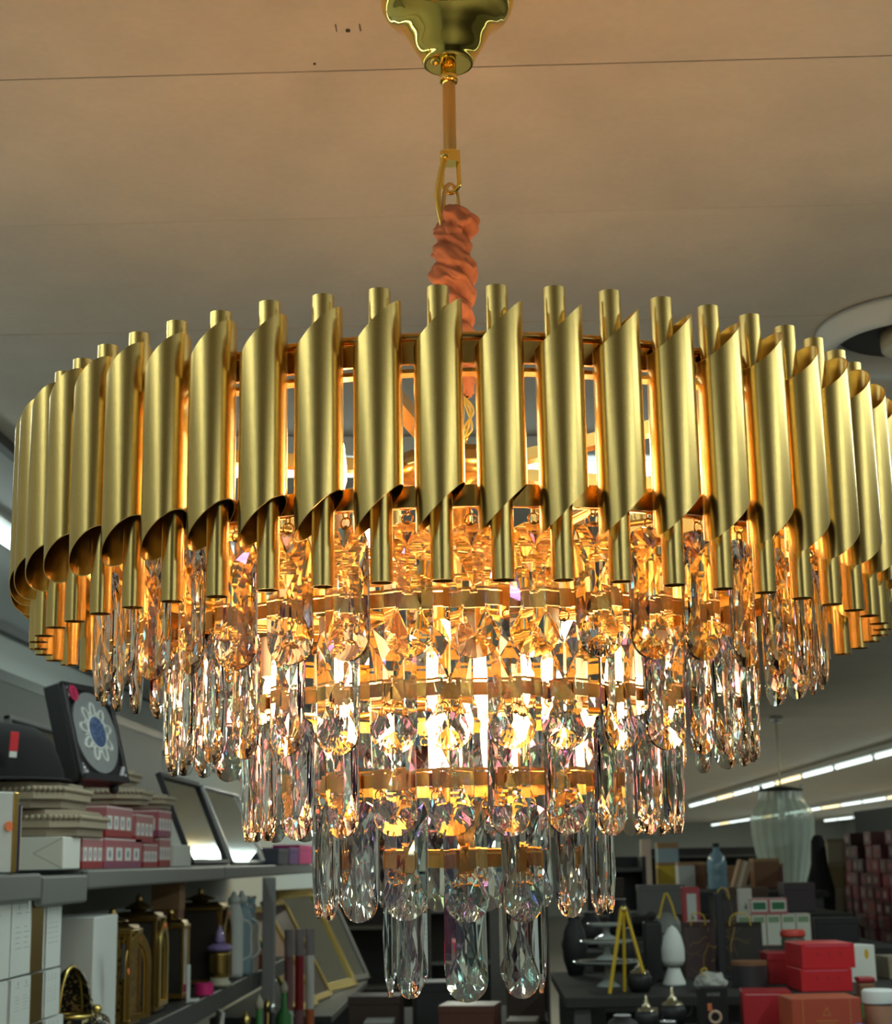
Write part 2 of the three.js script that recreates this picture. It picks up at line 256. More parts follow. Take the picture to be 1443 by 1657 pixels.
// ---------------------------------------------------------------- shop goods: shared materials and builders
const G = {
  shelfGrey: mat([0.20, 0.215, 0.21], 0.38, 0.35), postGrey: mat([0.30, 0.30, 0.30], 0.45, 0.2), shelfDark: mat([0.055, 0.058, 0.058], 0.5),
  white: mat([0.66, 0.70, 0.68], 0.6), paper: mat([0.72, 0.73, 0.68], 0.7), tan: mat([0.36, 0.31, 0.22], 0.62), tanDark: mat([0.26, 0.215, 0.15], 0.62),
  black: mat([0.012, 0.012, 0.014], 0.55), blackFelt: mat([0.010, 0.010, 0.011], 0.95), silver: mat([0.62, 0.64, 0.66], 0.25, 0.9), red: mat([0.62, 0.02, 0.03], 0.35), darkRed: mat([0.30, 0.012, 0.018], 0.4),
  oldGold: mat([0.50, 0.34, 0.10], 0.33, 1), darkGold: mat([0.30, 0.19, 0.06], 0.4, 1), brightGold: mat([0.78, 0.60, 0.18], 0.28, 1), smokeGlass: mat([0.05, 0.045, 0.04], 0.08, 0, { clearcoat: 0.6 }),
  mirror: mat([0.62, 0.68, 0.66], 0.06, 1), orangeTag: mat([0.95, 0.25, 0.08], 0.5), pink: mat([0.75, 0.03, 0.22], 0.4), purple: mat([0.20, 0.06, 0.30], 0.5), orange: mat([0.55, 0.14, 0.05], 0.5),
  glass: mat([0.92, 0.96, 0.94], 0.03, 0, { transmission: 1, thickness: 0, ior: 1.45 }), clearSolid: mat([0.95, 0.97, 0.96], 0.02, 0, { transmission: 1, thickness: 0.01, ior: 1.45 }),
  green: mat([0.06, 0.28, 0.07], 0.5), brown: mat([0.20, 0.09, 0.04], 0.55), carton: mat([0.34, 0.20, 0.10], 0.75), blue: mat([0.02, 0.12, 0.55], 0.6), yellow: mat([0.62, 0.42, 0.02], 0.55), blueGrey: mat([0.25, 0.36, 0.42], 0.4), cream: mat([0.62, 0.58, 0.44], 0.6), darkBrown: mat([0.035, 0.018, 0.012], 0.5), grey: mat([0.16, 0.16, 0.155], 0.6), mauve: mat([0.24, 0.11, 0.12], 0.6),
};
const printed = (w, h, draw, rough = 0.55) => new THREE.MeshPhysicalMaterial({ map: canvasTexture(w, h, draw), roughness: rough });
const speckNoise = valueNoise(40, 3), hamNoise = valueNoise(26, 15);
const speckle = noiseTexture(128, (u, v) => { const a = speckNoise(u, v), k = a > 0.66; return k ? [0.80, 0.74, 0.55] : [0.05, 0.045, 0.04]; }, true);
const hammered = noiseTexture(128, (u, v) => { const a = hamNoise(u, v), k = a < 0.25 ? 0.30 : 0.62 + 0.2 * a; return [k, k * 0.82, k * 0.42]; }, true);
G.speckled = new THREE.MeshPhysicalMaterial({ map: speckle, roughness: 0.3 });
G.hammered = new THREE.MeshPhysicalMaterial({ map: hammered, roughness: 0.36, metalness: 0.9 });
const face = (w, h, m, parent, pos, rotY = 0, name = 'printed_face') => part(name, new THREE.BoxGeometry(w, h, 0.0012), m, parent, pos, [0, rotY, 0]);
// carton with lid line and optional print on the front (+z) or aisle (+x) side
function carton(name, label, cat, [x, y, z], [w, h, d], m, o = {}) {
  const t = thing(name, label, cat, [x, y, z], o.turn || 0, o.group);
  part('body', rbox(w, h, d, o.r ?? 0.003), m, t, [0, h / 2, 0]);
  if (o.lid) part('lid', rbox(w + 0.003, h * o.lid, d + 0.003, 0.002), o.lidMat || m, t, [0, h * (1 - o.lid / 2) + 0.001, 0]);
  if (o.front) face(w * 0.985, h * 0.98, o.front, t, [0, h / 2, d / 2 + 0.0005]);
  if (o.side) face(d * 0.985, h * 0.98, o.side, t, [w / 2 + 0.0005, h / 2, 0], Math.PI / 2);
  if (o.strip) part('gold_band', box(0.0016, h * 1.0, o.strip[1], 0, h / 2, 0), o.strip[2], t, [w / 2 + 0.0008, 0, o.strip[0]]);
  return t;
}

// ---------------------------------------------------------------- left shelving
const XF = -0.87;
function shelfBoard(name, label, y, z0, z1, lip, m = G.shelfGrey, xf = -0.845) {
  const t = thing(name, label, 'shelf', [(xf + LEFT) / 2, y, (z0 + z1) / 2]), w = xf - LEFT - 0.004, len = z0 - z1;
  part('board', box(w - 0.019, 0.016, len), m, t, [-0.0095, -0.0085, 0]);
  part('front_lip', rbox(0.018, lip, len, 0.006), m, t, [w / 2 - 0.009, -lip / 2, 0]);
  return t;
}
shelfBoard('shelf', 'grey upper shelf carrying mirrors and red boxes', 1.545, -3.47, -5.28, 0.042);
shelfBoard('shelf', 'grey upper shelf section farther along, with mirrors and purple boxes', 1.545, -5.29, -9.0, 0.042);
shelfBoard('shelf', 'near end of the upper shelf under the white framed picture', 1.540, -2.0, -3.10, 0.05);
shelfBoard('shelf', 'short grey upper shelf piece above the white cartons', 1.535, -3.11, -3.46, 0.058);
shelfBoard('shelf', 'dark lower shelf carrying gold lanterns', 1.165, -2.2, -5.95, 0.062, G.shelfDark);
shelfBoard('shelf', 'dark lower shelf section ending at the gold leaning frames', 1.165, -5.96, -7.0, 0.062, G.shelfDark);
shelfBoard('shelf', 'lowest shelf with small bottles and an orange box', 0.86, -2.2, -7.0, 0.05, G.shelfDark, -0.66);
for (const [z, l] of [[-3.62, 'grey shelf upright behind the plain white carton'], [-6.12, 'grey shelf upright between lanterns and gold frames']]) {
  const t = thing('shelf_upright', l, 'shelf post', [z < -6 ? -0.815 : -1.30, z < -6 ? 0.861 : 1.166, z]), h = z < -6 ? 0.64 : 0.36;
  part('post', rbox(0.045, h, 0.05, 0.004), G.postGrey, t, [0, h / 2, 0]);
  part('foot', rbox(0.09, 0.02, 0.12, 0.004), G.shelfDark, t, [0, 0.01, 0]);
}

// printed white cartons in a stack
const smallPrint = printed(256, 320, (c, w, h) => { c.fillStyle = '#d6dedb'; c.fillRect(0, 0, w, h); c.fillStyle = '#7d8684'; for (let k = 0; k < 3; k++) { const x = 50 + k * 62; c.fillRect(x, 24, 5, 26); c.fillRect(x - 14, 62, 34, 3); for (let j = 0; j < 5; j++) c.fillRect(x - 20, 120 + j * 22, 30 + (j * 13) % 18, 2); } });
{
  const grp = 'white cartons with faint print stacked on the lower shelf';
  const row = (y, h, list, rowName) => list.forEach(([z0, z1, strip, where], i) => carton('white_carton', `${strip ? 'white carton with wide gold band' : 'white carton with faint print'}, ${where} in the ${rowName} row of the stack`, 'box', [XF - 0.11, y, (z0 + z1) / 2], [0.22, h, z0 - z1 - 0.003], G.white, { side: smallPrint, group: grp, r: 0.004, strip: strip ? [-(z0 - z1) / 2 + 0.055, 0.085, G.oldGold] : null }));
  row(1.355, 0.142, [[-2.55, -2.72, 0, 'nearest'], [-2.72, -2.985, 0, 'second'], [-2.985, -3.215, 1, 'third'], [-3.225, -3.34, 0, 'last']], 'top');
  row(1.262, 0.090, [[-2.52, -2.985, 0, 'nearest'], [-2.995, -3.225, 1, 'second'], [-3.23, -3.345, 0, 'last']], 'middle');
  row(1.166, 0.093, [[-2.50, -2.96, 0, 'nearest'], [-2.965, -3.235, 1, 'second'], [-3.24, -3.38, 0, 'last']], 'bottom');
}
// plain white carton with a dark window
{
  const t = carton('white_carton', 'tall plain white carton with a dark slot window beside the gold lanterns', 'box', [XF - 0.12, 1.166, -3.74], [0.24, 0.275, 0.23], G.white);
  part('window', box(0.002, 0.075, 0.030), G.black, t, [0.1705, 0.175, 0.045]);
  part('price_dot', new THREE.CylinderGeometry(0.007, 0.007, 0.002, 16).rotateZ(Math.PI / 2), G.orangeTag, t, [0.1712, 0.150, -0.01]);
}
// speckled black and gold burner: half dome shell on a drum, with a small round companion
{
  const t = thing('incense_burner', 'black and gold speckled burner with an open half dome, before the white carton', 'ornament', [-0.885, 1.166, -3.50], 0.5);
  part('base', lathe([[0, 0], [0.045, 0], [0.048, 0.012], [0.043, 0.03], [0.046, 0.072], [0.040, 0.078], [0, 0.078]], 32), G.speckled, t);
  part('gold_rim', new THREE.TorusGeometry(0.046, 0.004, 8, 40).rotateX(Math.PI / 2), G.brightGold, t, [0, 0.078, 0]);
  part('half_dome', new THREE.SphereGeometry(0.058, 32, 24, Math.PI * 0.75, Math.PI * 1.25, 0, Math.PI * 0.55).scale(0.80, 1.6, 0.85), G.speckled, t, [0, 0.084, 0]);
  part('dome_edge', new THREE.TorusGeometry(0.058, 0.0035, 8, 40, Math.PI).scale(0.8, 1.6, 1).rotateY(Math.PI * 0.25), G.brightGold, t, [0, 0.084, 0.002]);
  const u = thing('speckled_cup', 'small round black and gold speckled cup with gold knob beside the burner', 'ornament', [-0.855, 1.166, -3.60]);
  part('bowl', lathe([[0, 0], [0.018, 0], [0.030, 0.02], [0.034, 0.045], [0.028, 0.066], [0.012, 0.074], [0, 0.075]], 28), G.speckled, u);
  part('knob', new THREE.SphereGeometry(0.013, 16, 12).scale(1, 0.8, 1), G.brightGold, u, [0, 0.082, 0]);
  part('foot_ring', new THREE.TorusGeometry(0.019, 0.003, 8, 28).rotateX(Math.PI / 2), G.brightGold, u, [0, 0.003, 0]);
}
// gold lanterns
function lantern(label, x, z, w, h, m, glassMat, arch, extra = {}) {
  const t = thing('lantern', label, 'lantern', [x, 1.166, z], extra.turn || 0, 'gold lanterns on the lower shelf'), bh = h * 0.70, p = w * 0.09;
  part('base', rbox(w, 0.016, w, 0.003), m, t, [0, 0.012, 0]);
  for (const sx of [-1, 1]) for (const sz of [-1, 1]) { part('foot', new THREE.SphereGeometry(0.007, 10, 8), m, t, [sx * w * 0.4, 0.006, sz * w * 0.4]); part('corner_post', rbox(p, bh, p, 0.002), m, t, [sx * (w / 2 - p / 2), 0.02 + bh / 2, sz * (w / 2 - p / 2)]); }
  for (const s of [-1, 1]) { part('side_pane', box(w * 0.82, bh, 0.003), glassMat, t, [0, 0.02 + bh / 2, s * (w / 2 - p / 2)]); part('side_pane', box(0.003, bh, w * 0.82), glassMat, t, [s * (w / 2 - p / 2), 0.02 + bh / 2, 0]); }
  part('shoulder', rbox(w * 1.04, 0.012, w * 1.04, 0.003), m, t, [0, 0.026 + bh, 0]);
  const roof = part('roof', lathe([[w * 0.66, bh + 0.032], [w * 0.60, bh + 0.045], [w * 0.40, bh + h * 0.07], [w * 0.24, bh + h * 0.10], [w * 0.20, bh + h * 0.115], [w * 0.20, bh + h * 0.165], [w * 0.38, bh + h * 0.172], [w * 0.36, bh + h * 0.185], [w * 0.14, bh + h * 0.225], [0, bh + h * 0.235]], 4).rotateY(Math.PI / 4), extra.roofMat || m, t);
  part('finial', lathe([[0, bh + h * 0.228], [0.008, bh + h * 0.23], [0.011, bh + h * 0.25], [0.006, bh + h * 0.27], [0.009, bh + h * 0.28], [0, bh + h * 0.30]], 16), m, roof);
  if (arch) {   // pointed arch frame on the aisle side
    const s = new THREE.Shape(); const a = w * 0.47; s.moveTo(-a, 0); s.lineTo(-a, bh * 0.62); s.quadraticCurveTo(-a, bh * 0.92, 0, bh * 1.04); s.quadraticCurveTo(a, bh * 0.92, a, bh * 0.62); s.lineTo(a, 0); s.closePath();
    const q = new THREE.Path(), b = a * 0.66; q.moveTo(-b, bh * 0.06); q.lineTo(-b, bh * 0.60); q.quadraticCurveTo(-b, bh * 0.82, 0, bh * 0.90); q.quadraticCurveTo(b, bh * 0.82, b, bh * 0.60); q.lineTo(b, bh * 0.06); q.closePath(); s.holes.push(q);
    const g = new THREE.ExtrudeGeometry(s, { depth: 0.007, bevelEnabled: true, bevelSize: 0.0015, bevelThickness: 0.0015, bevelSegments: 1, curveSegments: 14 });
    part('arched_door', g, extra.archMat || m, t, [w / 2 + 0.002, 0.018, arch === 2 ? 0.012 : 0], [0, Math.PI / 2 - (arch === 2 ? 0.35 : 0), 0]);
    part('price_dot', new THREE.CylinderGeometry(0.008, 0.008, 0.003, 14).rotateZ(Math.PI / 2), G.orangeTag, t, [w / 2 + 0.012, 0.014 + bh * 0.97, 0]);
  }
  return t;
}
lantern('hammered gold lantern with arched door ajar, nearest of the lanterns', -0.935, -4.08, 0.125, 0.285, G.oldGold, G.hammered, 2, { roofMat: G.darkGold });
lantern('dark glass lantern with slim gold arch, second behind the hammered lantern', -0.95, -4.46, 0.125, 0.31, G.darkGold, G.smokeGlass, 1, { archMat: G.brightGold });
lantern('gold lantern with pyramid roof, third along the lower shelf', -0.94, -4.86, 0.10, 0.26, G.oldGold, G.smokeGlass, 0);
lantern('wide dark bronze lantern behind the perfume bottle', -0.955, -5.45, 0.17, 0.31, G.darkGold, G.smokeGlass, 1, { archMat: G.darkGold });
carton('wooden_box', 'small light brown box perched above the third lantern', 'box', [-0.985, 1.166, -5.05], [0.085, 0.335, 0.085], G.brown, { lid: 0.25, lidMat: G.carton });
{
  const t = thing('perfume_bottle', 'gold perfume bottle with a pointed violet crystal stopper', 'bottle', [-0.868, 1.166, -5.32]);
  part('base', lathe([[0, 0], [0.038, 0], [0.036, 0.014], [0.028, 0.022], [0.030, 0.03], [0, 0.03]], 24), G.cream, t);
  part('body', lathe([[0, 0.03], [0.030, 0.03], [0.034, 0.05], [0.034, 0.10], [0.038, 0.11], [0, 0.112]], 10), G.oldGold, t);
  part('shoulder', lathe([[0, 0.112], [0.040, 0.112], [0.042, 0.125], [0.024, 0.135], [0, 0.137]], 10), mat([0.35, 0.25, 0.55], 0.12), t);
  part('stopper', lathe([[0, 0.136], [0.017, 0.142], [0.013, 0.17], [0, 0.196]], 8), mat([0.45, 0.35, 0.65], 0.1), t);
  const p = thing('round_tin', 'small bright pink tin on the edge of the lower shelf', 'tin', [-0.865, 1.166, -5.02]);
  part('can', new THREE.CylinderGeometry(0.028, 0.028, 0.026, 28), G.pink, p, [0, 0.013, 0]); part('lid', new THREE.CylinderGeometry(0.029, 0.029, 0.008, 28), G.pink, p, [0, 0.030, 0]);
  const w = thing('leaning_card', 'narrow white card leaning on the third lantern', 'card', [-0.862, 1.166, -4.74]); part('card', rbox(0.006, 0.105, 0.035, 0.002), G.white, w, [0, 0.052, 0]); part('card_foot', rbox(0.03, 0.008, 0.05, 0.002), G.white, w, [0.008, 0.004, -0.03]);
}
// wrapped glass set and thermos cups
for (let k = 0; k < 2; k++) {
  const t = thing('handled_jug', `tall white plastic jug with side handle, ${k ? 'right' : 'left'} one of the pair before the shelf upright`, 'jug', [-0.885 + 0.01 * k, 1.166, -5.72 - 0.12 * k], 0, 'white jugs');
  part('body', lathe([[0, 0], [0.032, 0], [0.034, 0.02], [0.034, 0.20], [0.026, 0.23], [0.020, 0.25], [0, 0.25]], 24), [G.white, G.blueGrey][k], t);
  part('handle', tubeAlong([[0.033, 0.06, 0], [0.058, 0.075, 0], [0.060, 0.13, 0], [0.058, 0.18, 0], [0.033, 0.195, 0]], 0.0045, 24, 8), G.white, t);
  part('cap', lathe([[0, 0.25], [0.021, 0.25], [0.021, 0.268], [0.012, 0.276], [0.006, 0.29], [0, 0.292]], 20), G.white, t);
}
for (let k = 0; k < 3; k++) { const t = thing('silver_cup', `blue and silver cup, ${['lowest', 'middle', 'topmost'][k]} of the stack by the shelf upright`, 'cup', [-0.868, 1.345 + k * 0.0305, -5.99], 0, 'stacked silver cups'); part('cup_body', new THREE.CylinderGeometry(0.022, 0.019, 0.022, 20), G.blueGrey, t, [0, 0.011, 0]); part('cup_rim', new THREE.CylinderGeometry(0.023, 0.023, 0.008, 20), G.silver, t, [0, 0.026, 0]); }
carton('wrapped_pack', 'tall wrapped pack with striped side, carrying the silver cups', 'box', [-0.895, 1.166, -5.99], [0.10, 0.178, 0.13], G.blueGrey, { side: printed(128, 128, (c, w, h) => { ['#b9b6ad', '#8a7b6a', '#c7a24a', '#a7adb0', '#9b4a3a', '#c9ccca'].forEach((k, i) => { c.fillStyle = k; c.fillRect(i * w / 6, 0, w / 6, h); }); }) });

// upper shelf: framed picture, stacks of ornate frames, boxed glass sets
{
  const t = thing('framed_picture', 'white framed picture with gold edge at the near end of the upper shelf', 'picture', [-0.855, 1.542, -2.90], 1.02);
  const f = part('frame', rbox(0.24, 0.142, 0.022, 0.003), G.white, t, [-0.12, 0.071, 0]); part('gold_edge', rbox(0.012, 0.142, 0.026, 0.003), G.oldGold, t, [0.004, 0.071, 0]);
  part('picture_sheet', box(0.19, 0.10, 0.002), mat([0.30, 0.33, 0.38], 0.5), f, [-0.018, 0, 0.0115]); part('price_dot', new THREE.CylinderGeometry(0.009, 0.009, 0.002, 14).rotateX(Math.PI / 2), G.orangeTag, f, [0.108, 0.01, 0.0125]);
  const b = thing('wrapped_album', 'dark violet album in clear wrap behind the white framed picture', 'album', [-0.872, 1.542, -2.985], 1.02);
  part('cover', rbox(0.20, 0.125, 0.02, 0.003), mat([0.03, 0.015, 0.06], 0.4), b, [-0.09, 0.0625, 0]); part('page_edges', rbox(0.004, 0.115, 0.014, 0.001), G.cream, b, [0.0115, 0.0625, 0]);
}
carton('white_carton', 'low white carton with folded flap under the tan frames', 'box', [-1.0, 1.546, -3.41], [0.26, 0.066, 0.14], G.paper, { front: printed(256, 96, (c, w, h) => { c.fillStyle = '#cfd4cb'; c.fillRect(0, 0, w, h); c.strokeStyle = '#8e928a'; c.lineWidth = 2; c.beginPath(); c.moveTo(w, 2); c.lineTo(w - 60, h * 0.5); c.lineTo(w, h - 2); c.stroke(); }) });
const glassSet = (bg, band) => printed(320, 200, (c, w, h) => { c.fillStyle = bg; c.fillRect(0, 0, w, h); c.fillStyle = '#c9b9b6'; c.fillRect(0, h * 0.02, w, h * 0.06); c.fillStyle = band; c.fillRect(0, h * 0.78, w, h * 0.22); for (let k = 0; k < 4; k++) { const x = 18 + k * 76; c.fillStyle = '#dbdcd8'; c.fillRect(x, h * 0.32, 54, h * 0.44); c.fillStyle = '#7f8c9c'; c.beginPath(); c.ellipse(x + 27, h * 0.54, 10, 26, 0, 0, 7); c.fill(); } });
const setA = glassSet('#a86a6e', '#96262c'), setB = glassSet('#a85a66', '#8a4260');
{
  const grp = 'red boxed glass sets on the upper shelf';
  const rows = [[-3.49, -3.685, 1.546, 0.068, setA, 'box of glasses in red print beside the low white carton'], [-3.69, -4.10, 1.546, 0.070, setB, 'wide pinkish red box of glasses, front of the lower row'], [-4.12, -4.30, 1.546, 0.060, setA, 'small red box of glasses with white top, lower row'], [-4.32, -4.48, 1.546, 0.078, setA, 'last red box of glasses in the lower row'],
    [-3.70, -3.985, 1.617, 0.072, setA, 'red box of glasses resting on the wide pink one'], [-4.02, -4.24, 1.607, 0.072, setA, 'red box of glasses second in the upper row'], [-4.30, -4.48, 1.625, 0.072, setB, 'rearmost red box of glasses in the upper row']];
  for (const [z0, z1, y, h, m, l] of rows) carton('boxed_glass_set', l, 'box', [XF - 0.06, y, (z0 + z1) / 2], [0.12, h, z0 - z1 - 0.004], G.darkRed, { side: m, front: m, group: grp });
}
function ornateFrame(label, [x, y, z], w, d, h, turn = 0) {
  const t = thing('picture_frame', label, 'picture frame', [x, y, z], turn, 'tan picture frames stacked flat'), c = 0.05;
  const oct = (k) => { const s = new THREE.Shape(), a = w / 2 - k, b = d / 2 - k, e = c; s.moveTo(-a + e, -b); s.lineTo(a - e, -b); s.lineTo(a, -b + e); s.lineTo(a, b - e); s.lineTo(a - e, b); s.lineTo(-a + e, b); s.lineTo(-a, b - e); s.lineTo(-a, -b + e); s.closePath(); return s; };
  const slab = (k, y0, y1) => new THREE.ExtrudeGeometry(oct(k), { depth: y1 - y0, bevelEnabled: true, bevelSize: 0.002, bevelThickness: 0.002, bevelSegments: 1 }).rotateX(-Math.PI / 2).translate(0, y0, 0);
  part('back_board', slab(0.014, 0.002, h * 0.30), G.tanDark, t); part('moulding', slab(0.006, h * 0.36, h * 0.58), G.tan, t); part('top_rail', slab(0.02, h * 0.84, h * 0.96), G.tan, t); part('bead_rail', slab(0.008, h * 0.60, h * 0.80), G.tanDark, t);
  const beads = []; const P = oct(0.003).getPoints(); P.push(P[0].clone());
  for (let i = 0; i + 1 < P.length; i++) { const A = P[i], B = P[i + 1], n = Math.round(A.distanceTo(B) / 0.0125); for (let k = 0; k < n; k++) beads.push(new THREE.SphereGeometry(0.0056, 6, 5).translate(A.x + (B.x - A.x) * k / n, h * 0.71, A.y + (B.y - A.y) * k / n)); }
  const bd = part('beading', beads, G.tan, t); bd.userData.kind = 'stuff';
  return t;
}
ornateFrame('tan beaded picture frame lying lowest on the low white carton', [-1.03, 1.613, -3.53], 0.36, 0.36, 0.056);
ornateFrame('tan beaded picture frame directly under the black hat', [-1.06, 1.671, -3.50], 0.36, 0.34, 0.056);
ornateFrame('small tan beaded frame on the red boxes behind the black clock', [-0.98, 1.70, -4.12], 0.24, 0.24, 0.045);
ornateFrame('second small tan beaded frame, topmost behind the black clock', [-1.01, 1.746, -4.12], 0.24, 0.24, 0.045);
ornateFrame('tan beaded frame on the rearmost red boxes by the mirrors', [-0.985, 1.70, -4.45], 0.24, 0.24, 0.042);
{
  const t = thing('felt_hat', 'rounded black felt hat lying on the tan frames', 'hat', [-1.075, 1.729, -3.43]);
  part('crown', lathe([[0, 0.130], [0.05, 0.128], [0.10, 0.116], [0.135, 0.085], [0.15, 0.045], [0.158, 0.02], [0.16, 0]], 40).scale(1.1, 1, 0.8), G.blackFelt, t); part('brim', lathe([[0.15, 0.010], [0.172, 0.004], [0.176, 0.0], [0.15, 0.0]], 40).scale(1.1, 1, 0.8), G.blackFelt, t);
  const tag = part('hang_tag', rbox(0.018, 0.040, 0.003, 0.002), G.red, t, [0.100, 0.078, 0.112], [0, 0.6, -0.05]); part('tag_end', rbox(0.016, 0.013, 0.003, 0.002), G.white, tag, [0, -0.0268, 0]);
}
// black jewelled wall clock leaning back
{
  const t = thing('jewelled_clock', 'square black jewelled clock with silver dial and white petal rosette, leaning above the red boxes', 'clock', [-0.885, 1.742, -3.73], 1.30); t.rotation.order = 'YXZ'; t.rotation.x = -0.26;
  const w = 0.225, h = 0.232; const body = part('case', rbox(w, h, 0.045, 0.006), G.black, t, [0, h / 2, -0.02]);
  part('raised_border', [rbox(w, 0.016, 0.012, 0.003, 0, h / 2 - 0.008, 0.026), rbox(w, 0.016, 0.012, 0.003, 0, -h / 2 + 0.008, 0.026), rbox(0.014, h, 0.012, 0.003, w / 2 - 0.007, 0, 0.026), rbox(0.014, h, 0.012, 0.003, -w / 2 + 0.007, 0, 0.026)], mat([0.03, 0.03, 0.035], 0.3), body);
  part('dial', new THREE.CylinderGeometry(0.098, 0.098, 0.005, 48).rotateX(Math.PI / 2), mat([0.34, 0.36, 0.37], 0.4, 0.3), body, [0, 0, 0.026]);
  for (let i = 0; i < 9; i++) { const a = i / 9 * Math.PI * 2; part('petal', new THREE.TorusGeometry(0.014, 0.0034, 6, 20).scale(0.75, 1.25, 1), G.white, body, [0.053 * Math.sin(a), 0.053 * Math.cos(a), 0.0295], [0, 0, -a]); part('petal_tip', new THREE.SphereGeometry(0.0045, 8, 6), G.white, body, [0.048 * Math.sin(a + 0.35), 0.048 * Math.cos(a + 0.35), 0.0295]); }
  part('centre_disc', new THREE.CylinderGeometry(0.037, 0.037, 0.005, 36).rotateX(Math.PI / 2), printed(128, 128, (c, w2, h2) => { c.fillStyle = '#3a4e78'; c.fillRect(0, 0, w2, h2); let s = 5; const r = () => (s = (s * 16807) % 2147483647) / 2147483647; for (let k = 0; k < 260; k++) { c.strokeStyle = ['#8fa4c8', '#22304f', '#6880b0'][k % 3]; c.lineWidth = 1.5; c.beginPath(); c.arc(r() * w2, r() * h2, 2 + r() * 5, r() * 6, r() * 6 + 2); c.stroke(); } }), body, [0, 0, 0.031]);
  part('centre_ring', new THREE.TorusGeometry(0.0385, 0.003, 8, 40), G.white, body, [0, 0, 0.031]);
  for (const sx of [-1, 1]) for (const sy of [-1, 1]) for (const [a, b] of [[0.100, 0.100], [0.082, 0.098], [0.098, 0.082], [0.090, 0.090]]) part('gem', new THREE.SphereGeometry(0.0062, 10, 8), mat([0.55, 0.56, 0.62], 0.15, 0.5), body, [sx * a, sy * b, 0.027]);
  for (const sx of [-1, 1]) part('foot', new THREE.SphereGeometry(0.012, 14, 10), G.black, body, [sx * 0.085, -h / 2 - 0.008, 0.0]);
  part('price_sticker', new THREE.CylinderGeometry(0.019, 0.019, 0.002, 24).rotateX(Math.PI / 2), printed(96, 96, (c, w2, h2) => { c.fillStyle = '#c82a58'; c.fillRect(0, 0, w2, h2); c.fillStyle = '#5a1030'; c.font = 'bold 40px sans-serif'; c.textAlign = 'center'; c.fillText('15€', w2 / 2, h2 / 2 + 14); }), body, [-0.078, 0.088, 0.034]);
}
// mirrors leaning on the upper shelf
function leaningFrame(name, label, cat, [x, y, z], w, h, rim, lean, frameMat, paneMat, turn = Math.PI / 2, group) {
  const t = thing(name, label, cat, [x, y, z], turn, group); t.rotation.order = 'YXZ'; t.rotation.x = -lean;
  for (const s of [-1, 1]) { part('side_rail', rbox(rim, h, 0.018, 0.003), frameMat, t, [s * (w / 2 - rim / 2), h / 2, -0.009]); part('cross_rail', rbox(w, rim, 0.018, 0.003), frameMat, t, [0, s < 0 ? rim / 2 : h - rim / 2, -0.009]); }
  part('pane', box(w - rim, h - rim, 0.004), paneMat, t, [0, h / 2, -0.012]); part('backing', box(w - rim, h - rim, 0.004), G.black, t, [0, h / 2, -0.0165]);
  return t;
}
leaningFrame('leaning_mirror', 'dark edged mirror leaning by the red boxes on the upper shelf', 'mirror', [-0.885, 1.554, -5.28], 0.68, 0.30, 0.016, 0.38, G.black, G.mirror);
leaningFrame('leaning_mirror', 'silver edged mirror leaning farther along the upper shelf', 'mirror', [-0.885, 1.554, -6.15], 0.85, 0.30, 0.012, 0.40, G.silver, G.mirror);
leaningFrame('leaning_mirror', 'tall grey mirror standing at the wall behind the small frames', 'mirror', [-1.21, 1.554, -4.75], 0.75, 0.42, 0.014, 0.22, G.grey, G.mirror);
carton('white_carton', 'low white carton at the foot of the dark edged mirror', 'box', [-0.92, 1.546, -4.72], [0.08, 0.062, 0.26], G.paper);
[['dark blue grey box at the far end of the upper shelf', -6.75, 0.34, 0.062, mat([0.06, 0.065, 0.10], 0.5)], ['violet and white box at the far end of the upper shelf', -7.12, 0.34, 0.070, G.purple], ['magenta box at the far end of the upper shelf', -7.6, 0.56, 0.085, G.pink]].forEach(([l, z, len, h, m]) => carton('gift_box', l, 'box', [XF - 0.03, 1.546, z], [0.12, h, len], m, { lid: 0.3, lidMat: m, group: 'boxes at the far end of the upper shelf' }));
carton('wrapped_mirror_crate', 'wide grey green wrapped panel standing along the wall behind the clock and frames', 'panel', [-1.375, 1.546, -5.2], [0.05, 0.55, 3.1], mat([0.085, 0.10, 0.092], 0.45), { r: 0.012, lid: 0.06, lidMat: mat([0.10, 0.115, 0.11], 0.3) });
// gold leaning frames beyond the end of the lower shelf
{
  const st = thing('display_stand', 'dark stand carrying the leaning gold frames', 'stand', [-0.98, 0, -8.1]); part('top_board', rbox(0.52, 0.03, 2.1, 0.004), G.shelfDark, st, [0.05, 0.900, 0]); for (const s of [-1, 1]) part('stand_leg', rbox(0.42, 0.89, 0.05, 0.004), G.shelfDark, st, [0.05, 0.445, s * 0.95]);
  const grp = 'gold frames leaning in a row';
  leaningFrame('gilt_mirror', 'gold frame with brown panel, nearest of the leaning gold frames', 'picture frame', [-0.80, 0.925, -7.35], 0.42, 0.50, 0.028, 0.50, G.brightGold, G.brown, Math.PI / 2 - 0.12, grp);
  leaningFrame('gilt_mirror', 'gold frame with dark panel, second of the leaning gold frames', 'picture frame', [-0.78, 0.925, -7.85], 0.42, 0.52, 0.028, 0.50, G.brightGold, G.darkBrown, Math.PI / 2 - 0.12, grp);
  leaningFrame('gilt_mirror', 'wide gold framed mirror catching two lights, third of the leaning frames', 'picture frame', [-0.75, 0.925, -8.4], 0.55, 0.56, 0.045, 0.48, G.brightGold, G.mirror, Math.PI / 2 - 0.25, grp);
  leaningFrame('gilt_mirror', 'grey framed panel, last of the leaning frames', 'picture frame', [-0.72, 0.925, -8.95], 0.45, 0.46, 0.03, 0.46, G.grey, G.mirror, Math.PI / 2 - 0.3, grp);
}
